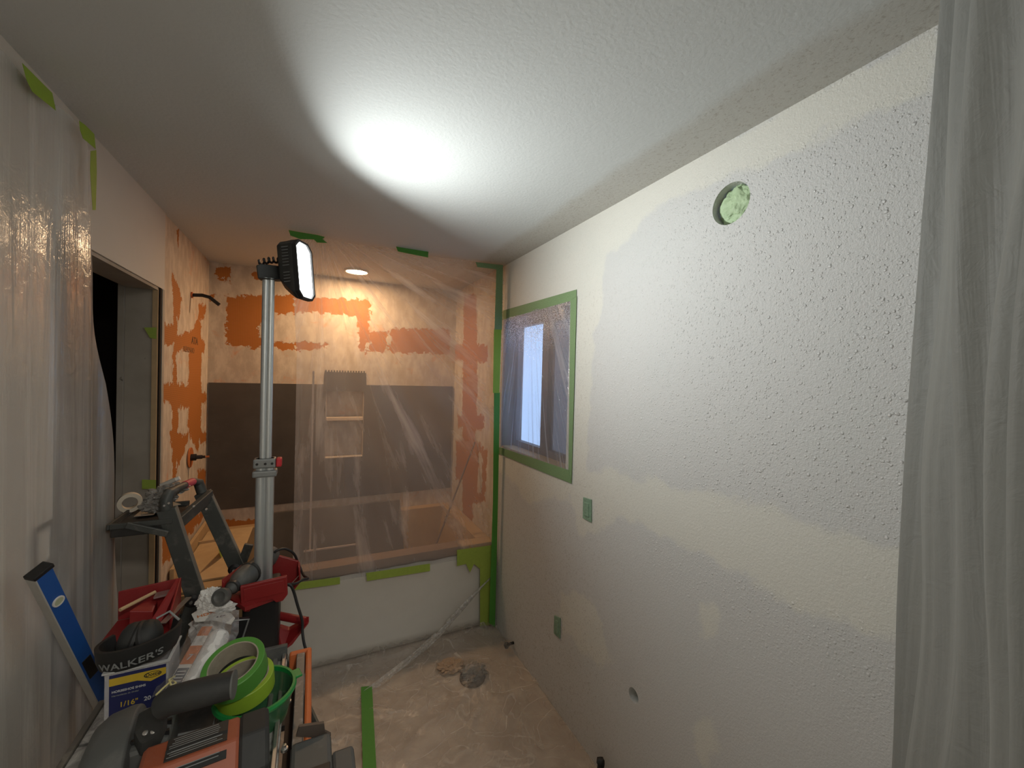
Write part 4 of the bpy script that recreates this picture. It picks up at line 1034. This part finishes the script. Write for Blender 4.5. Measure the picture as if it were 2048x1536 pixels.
for s, cx_ in ((-1, ecx-.026), (1, ecx+.026)):
    cp_ = MB().lathe([(.0, .0), (.034, .002), (.038, .010), (.036, .020), (.030, .030), (.018, .036), (.0, .037)], (cx_-s*.020, ecy+.004, .990), (s*.95, 0, .25), 26, sc=(1.0, 1.05), ref=(0, 0, 1)).build('ear_cup', DKGREY, em, True)
    MB().lathe([(.024, 0), (.040, 0), (.041, .007), (.038, .012), (.024, .012)], (cx_-s*.022, ecy+.004, .989), (s*.95, 0, .25), 26, closed=True, sc=(1.0, 1.05), ref=(0, 0, 1)).build('ear_cushion', MUFF, cp_, True)
MB().tube([(ecx+.03, ecy+.01, 1.030), (ecx+.055, ecy+.02, 1.038), (ecx+.078, ecy+.01, 1.015)], .003, 8).build('wire_arm', ALU_D, em, True)

# paint roller covers in clear bag with header card
a, b = U(384, 1376, z=.875), U(441, 1268, z=.93)
rp = thing('roller_cover_pack', 'clear bag of white roller covers with orange printed card', 'roller covers', (a.x, a.y, BZ))
ax_ = (b-a).normalized()
MB().lathe([(.010, 0), (.024, .001), (.0265, .006), (.0265, (b-a).length-.008), (.022, (b-a).length), (.009, (b-a).length)], a, ax_, 26).build('roller_cover', mat('white_nap', (.72, .71, .69), .75, vary=.1, scale=120, bump=.5), rp, True)
sdv = Vector((-1, .12, 0)); sdv = (sdv-ax_*sdv.dot(ax_)).normalized(); nv = ax_.cross(sdv).normalized()
if nv.z < 0: nv = -nv
L2 = (b-a).length+.02
cen = (a+b)/2+sdv*.042+nv*.006
cd = MB().obox(cen, sdv, ax_, nv, .030, L2, .0015).build('label_strip', PAPERW, rp)
MB().obox(cen+ax_*.010+nv*.001, sdv, ax_, nv, .030, .050, .0008).build('orange_block', INKO, cd)
MB().obox(cen+ax_*.078+nv*.001, sdv, ax_, nv, .028, .028, .0008).build('orange_block', INKO, cd)
MB().obox(cen-ax_*.055+nv*.001, sdv, ax_, nv, .027, .060, .0008).build('text_block', mat('grey_block', (.06, .07, .09), .5), cd)
text_obj('7', .022, cen-ax_*.004+sdv*.006+nv*.0016, -sdv, ax_, INKW, 'label_print', cd)
for k in range(6): MB().obox(cen-ax_*(.034+.008*k)+nv*.0016, sdv, ax_, nv, .020, .0025, .0006).build('label_line', INKW, cd)
hc_ = [U(p, q, z=.955) for p, q in ((383, 1228), (400, 1217), (432, 1222), (462, 1226), (470, 1236), (462, 1248), (425, 1240), (390, 1243))]
hcard = MB().prism(hc_, (0, 0, -.002)).build('header_card', PAPERW, rp)
text_obj('HDX', .020, U(394, 1236, z=.956), Vector((1, .28, 0)), Vector((-.3, 1, 0)), INKO, 'label_print', hcard)
text_obj('3 PK', .012, U(432, 1236, z=.956), Vector((1, .1, 0)), Vector((-.1, 1, 0)), mat('maroon_print', (.10, .04, .05), .6), 'label_print', hcard)
BAG = film('clear_bag', .12, .30, (.6, .6, .62), freq=(60, 60), bumpk=1.0, gloss=.35, rough=.10, transl=.3)
def bagf(u, v):
    c = (a-ax_*.02).lerp(b+ax_*.075, v); w = .052*(1-.55*max(0, v-.7)/.3)+.012
    h = .030*math.sin(PI*u)*(1-.6*max(0, v-.75)/.25)
    return c+sdv*((.5-u)*2*w+.018)+nv*(h+.004*mn.noise(Vector((u*9, v*14, 2))))
MB().grid(bagf, 26, 50).build('clear_bag', BAG, rp, True)

# clear tub with green rim holding two rolls of tape
tc = U(512, 1384, z=.872)
BKC = NT('green_clear_plastic'); d = BKC.n('BsdfPrincipled'); d.inputs['Base Color'].default_value = (.04, .13, .06, 1); d.inputs['Roughness'].default_value = .25; d.inputs['Alpha'].default_value = .82
BKC = BKC.done(d)
tb = thing('storage_tub', 'clear round tub with bright green rim under the tape rolls', 'tub', (tc.x, tc.y, BZ))
MB().lathe([(.072, .002), (.0855, .067), (.083, .067), (.070, .004)], (tc.x, tc.y, BZ), closed=True, seg=44).build('tub_wall', BKC, tb, True)
MB().lathe([(.0, .002), (.0695, .002), (.0695, .005), (.0, .005)], (tc.x, tc.y, BZ), seg=44).build('tub_floor', BKC, tb)
GRIM = mat('bright_green_plastic', (.015, .22, .05), .25)
MB().lathe([(.083, .066), (.089, .066), (.092, .073), (.089, .079), (.083, .079)], (tc.x, tc.y, BZ), closed=True, seg=48).build('green_rim', GRIM, tb, True)
MB().obox((tc.x+.090, tc.y+.03, BZ+.073), (1, .3, 0), (-.3, 1, 0), (0, 0, 1), .022, .034, .006).build('tab', GRIM, tb, bevel=.002)
def roll(c, axis, ro, ri, w, mt, label):
    c, axis = Vector(c), Vector(axis).normalized()
    t = thing('tape_roll', label, 'tape roll', c)
    MB().lathe([(ri+.003, -w/2), (ro-.0015, -w/2), (ro, -w/2+.0015), (ro, w/2-.0015), (ro-.0015, w/2), (ri+.003, w/2)], c, axis, 56, closed=True).build('tape_winding', mt, t, True)
    MB().lathe([(ri, -w/2), (ri+.0029, -w/2), (ri+.0029, w/2), (ri, w/2)], c, axis, 56, closed=True).build('cardboard_core', CORE, t, True)
    return t
rc = U(482, 1352, z=.945)
r2 = roll(U(489, 1368, z=.892), (-.06, -.14, .98), .066, .052, .044, LIME, 'lime green tape roll lying in the green-rimmed tub under the darker roll')
r1 = roll(U(471, 1338, z=.958), (-.14, -.34, .93), .066, .050, .050, mat('mid_green_tape', (.07, .24, .035), .5, vary=.1), 'mid green tape roll lying tilted on top of the lime roll')
# black framed tray standing beyond the rolls
fr_ = thing('framed_tray', 'narrow black tray with grey edge between roller bag and red guards', 'tray', U(480, 1290, z=.81))
p = [U(q, w_, y=1.46) for q, w_ in ((466, 1240), (498, 1237), (480, 1292), (455, 1296))]
MB().prism(p, (0, .012, 0)).build('tray_body', BLACKC, fr_)
MB().tube([p[0]+Vector((0, -.004, 0)), p[1]+Vector((0, -.004, 0)), p[2]+Vector((0, -.004, 0)), p[2]+Vector((-.02, -.004, -.16))], .0028, 6).build('edge_wire', ALU_D, fr_)
# yellow twine bit
tag(MB().tube([U(q, w_, z=.90) for q, w_ in ((312, 1390), (328, 1375), (345, 1360), (352, 1366), (343, 1372), (338, 1360), (350, 1352))], .0022, 6).build('twine', mat('yellow_twine', (.60, .55, .25), .7), None, True), 'short yellow twine knot beside the clear box', 'twine')
# crumpled white bag behind the roller covers
m = MB().blob(U(425, 1203, y=1.52), .036, 5, .35, 7, (1.0, .7, 1.1), 12)
m.blob(U(445, 1216, y=1.50), .024, 4, .4, 6, (1.3, .7, .7), 15)
m.blob(U(415, 1235, y=1.52)-Vector((0, 0, .03)), .04, 4, .4, 6, (1, .7, 1.2), 18)
tag(m.build('plastic_bag', mat('white_crumple', (.60, .59, .57), .35, vary=.15, bump=.4), None, False), 'crumpled white plastic behind the roller pack, below the rotary tool', 'bag')

# red tool tray with bevelled ends beside the ear muffs
rt = thing('tool_tray', 'red plastic tool tray with wooden stick behind the ear muffs', 'tool tray', U(300, 1240, y=1.50))
y0_, y1_ = 1.475, 1.60
B1, B2 = U(236, 1184, y=y1_), U(362, 1156, y=y1_)
B1.x = max(B1.x, XL+.06)
MB().prism([B1, B2, Vector((B2.x, y1_, .93)), Vector((B1.x, y1_, .93))], (0, .006, 0)).build('back_side', RED, rt, bevel=.002)
F1, F2 = U(305, 1242, y=y0_), U(300, 1255, y=y0_)
MB().prism([B2, Vector((B2.x+.006, y0_+.01, .985)), Vector((B2.x+.006, y0_+.01, .93)), Vector((B2.x, y1_, .93))], (-.006, 0, 0)).build('right_side', RED, rt, bevel=.002)
MB().prism([U(352, 1158, y=y1_-.002), U(362, 1157, y=y1_-.002), U(322, 1243, y=y0_), U(300, 1243, y=y0_)], (0, -.006, -.004)).build('divider', RED, rt, bevel=.002)
MB().prism([U(258, 1222, y=1.50), U(290, 1200, y=1.57), U(315, 1200, y=1.57), U(306, 1222, y=1.50)], (0, 0, -.05)).build('inner_block', RED, rt, bevel=.003)
MB().prism([(B1.x, y0_, .925), (B2.x, y0_, .925), (B2.x, y1_, .925), (B1.x, y1_, .925)], (0, 0, .005)).build('tray_floor', RED, rt)
tag(MB().tube([U(240, 1220, y=1.50), U(310, 1184, y=1.585)], .005, 8).build('wooden_stick', WOOD), 'wooden stick lying in the red tool tray', 'stick')
tag(MB().obox(U(325, 1188, y=1.57), (1, 0, .1), (0, 1, 0), (-.1, 0, 1), .035, .03, .006).build('scraper_blade', STEEL), 'small metal scraper lying in the red tool tray', 'scraper')
# support under the red tray: upturned crate behind the saw
m = MB().box((-.60, 1.47, 0), (-.31, 1.70, .918))
tag(MB().box((-.465, 1.478, .0), (-.355, 1.60, .50)).box((-.460, 1.480, .50), (-.36, 1.598, .924)).build('tool_case', BLACK, None, bevel=.008), 'black stacked tool case behind the saw carrying the red tray', 'tool case')
# dark cable bundle and metal bar next to the ladder foot
a, b = U(332, 1240, y=1.46), U(372, 1200, y=1.60)
tag(MB().obox((a+b)/2, b-a, (0, -.5, .8), Vector((b-a)).cross(Vector((0, -.5, .8))), (b-a).length*1.3, .004, .014).build('metal_strip', STEEL), 'thin metal strip lying between red tray and ladder', 'metal strip')

# blue spirit level leaning against the left plastic
lt = U(80, 1146, x=XL+.075); lm = U(207, 1402, x=XL+.095)
dv = (lm-lt); lb_ = lt+dv*((lt.z-.04)/(lt.z-lm.z))
lv = thing('spirit_level', 'blue and silver spirit level leaning against the left plastic sheet', 'spirit level', lb_)
A_ = (lt-lb_).normalized(); vw = (C0-lt).normalized()
N1 = Vector((.80, -.55, .15)); N1 = (N1-A_*N1.dot(A_)).normalized(); N2 = A_.cross(N1).normalized()
if N2.y > 0: N2 = -N2
Ln = (lt-lb_).length
MB().obox((lt+lb_)/2, N1, N2, A_, .022, .036, Ln).build('body', BLUE, lv, bevel=.001)
MB().obox((lt+lb_)/2+N2*.0195, N1, N2, A_, .024, .003, Ln-.002).build('edge_strip', mat('silver_edge', (.42, .41, .38), .5, .2), lv)
MB().obox(lt+A_*.006, N1, N2, A_, .027, .044, .012).build('end_cap', BLACKC, lv, bevel=.002)
vc = lt-A_*.105+N1*.0111
fr2 = MB().lathe([(.010, 0), (.0135, 0), (.0135, .003), (.010, .003)], vc, N1, 24, closed=True).build('vial_frame', PAPERW, lv, True)
MB().lathe([(.0, 0), (.0098, 0), (.0098, .002), (.0, .002)], vc, N1, 24).build('vial', mat('vial_green', (.42, .45, .30), .3), fr2, True)
s0 = lt-A_*.405+N1*.0113
MB().obox(s0, A_, N2, N1, .085, .024, .003).build('hand_slot', BLACKC, lv, bevel=.010)
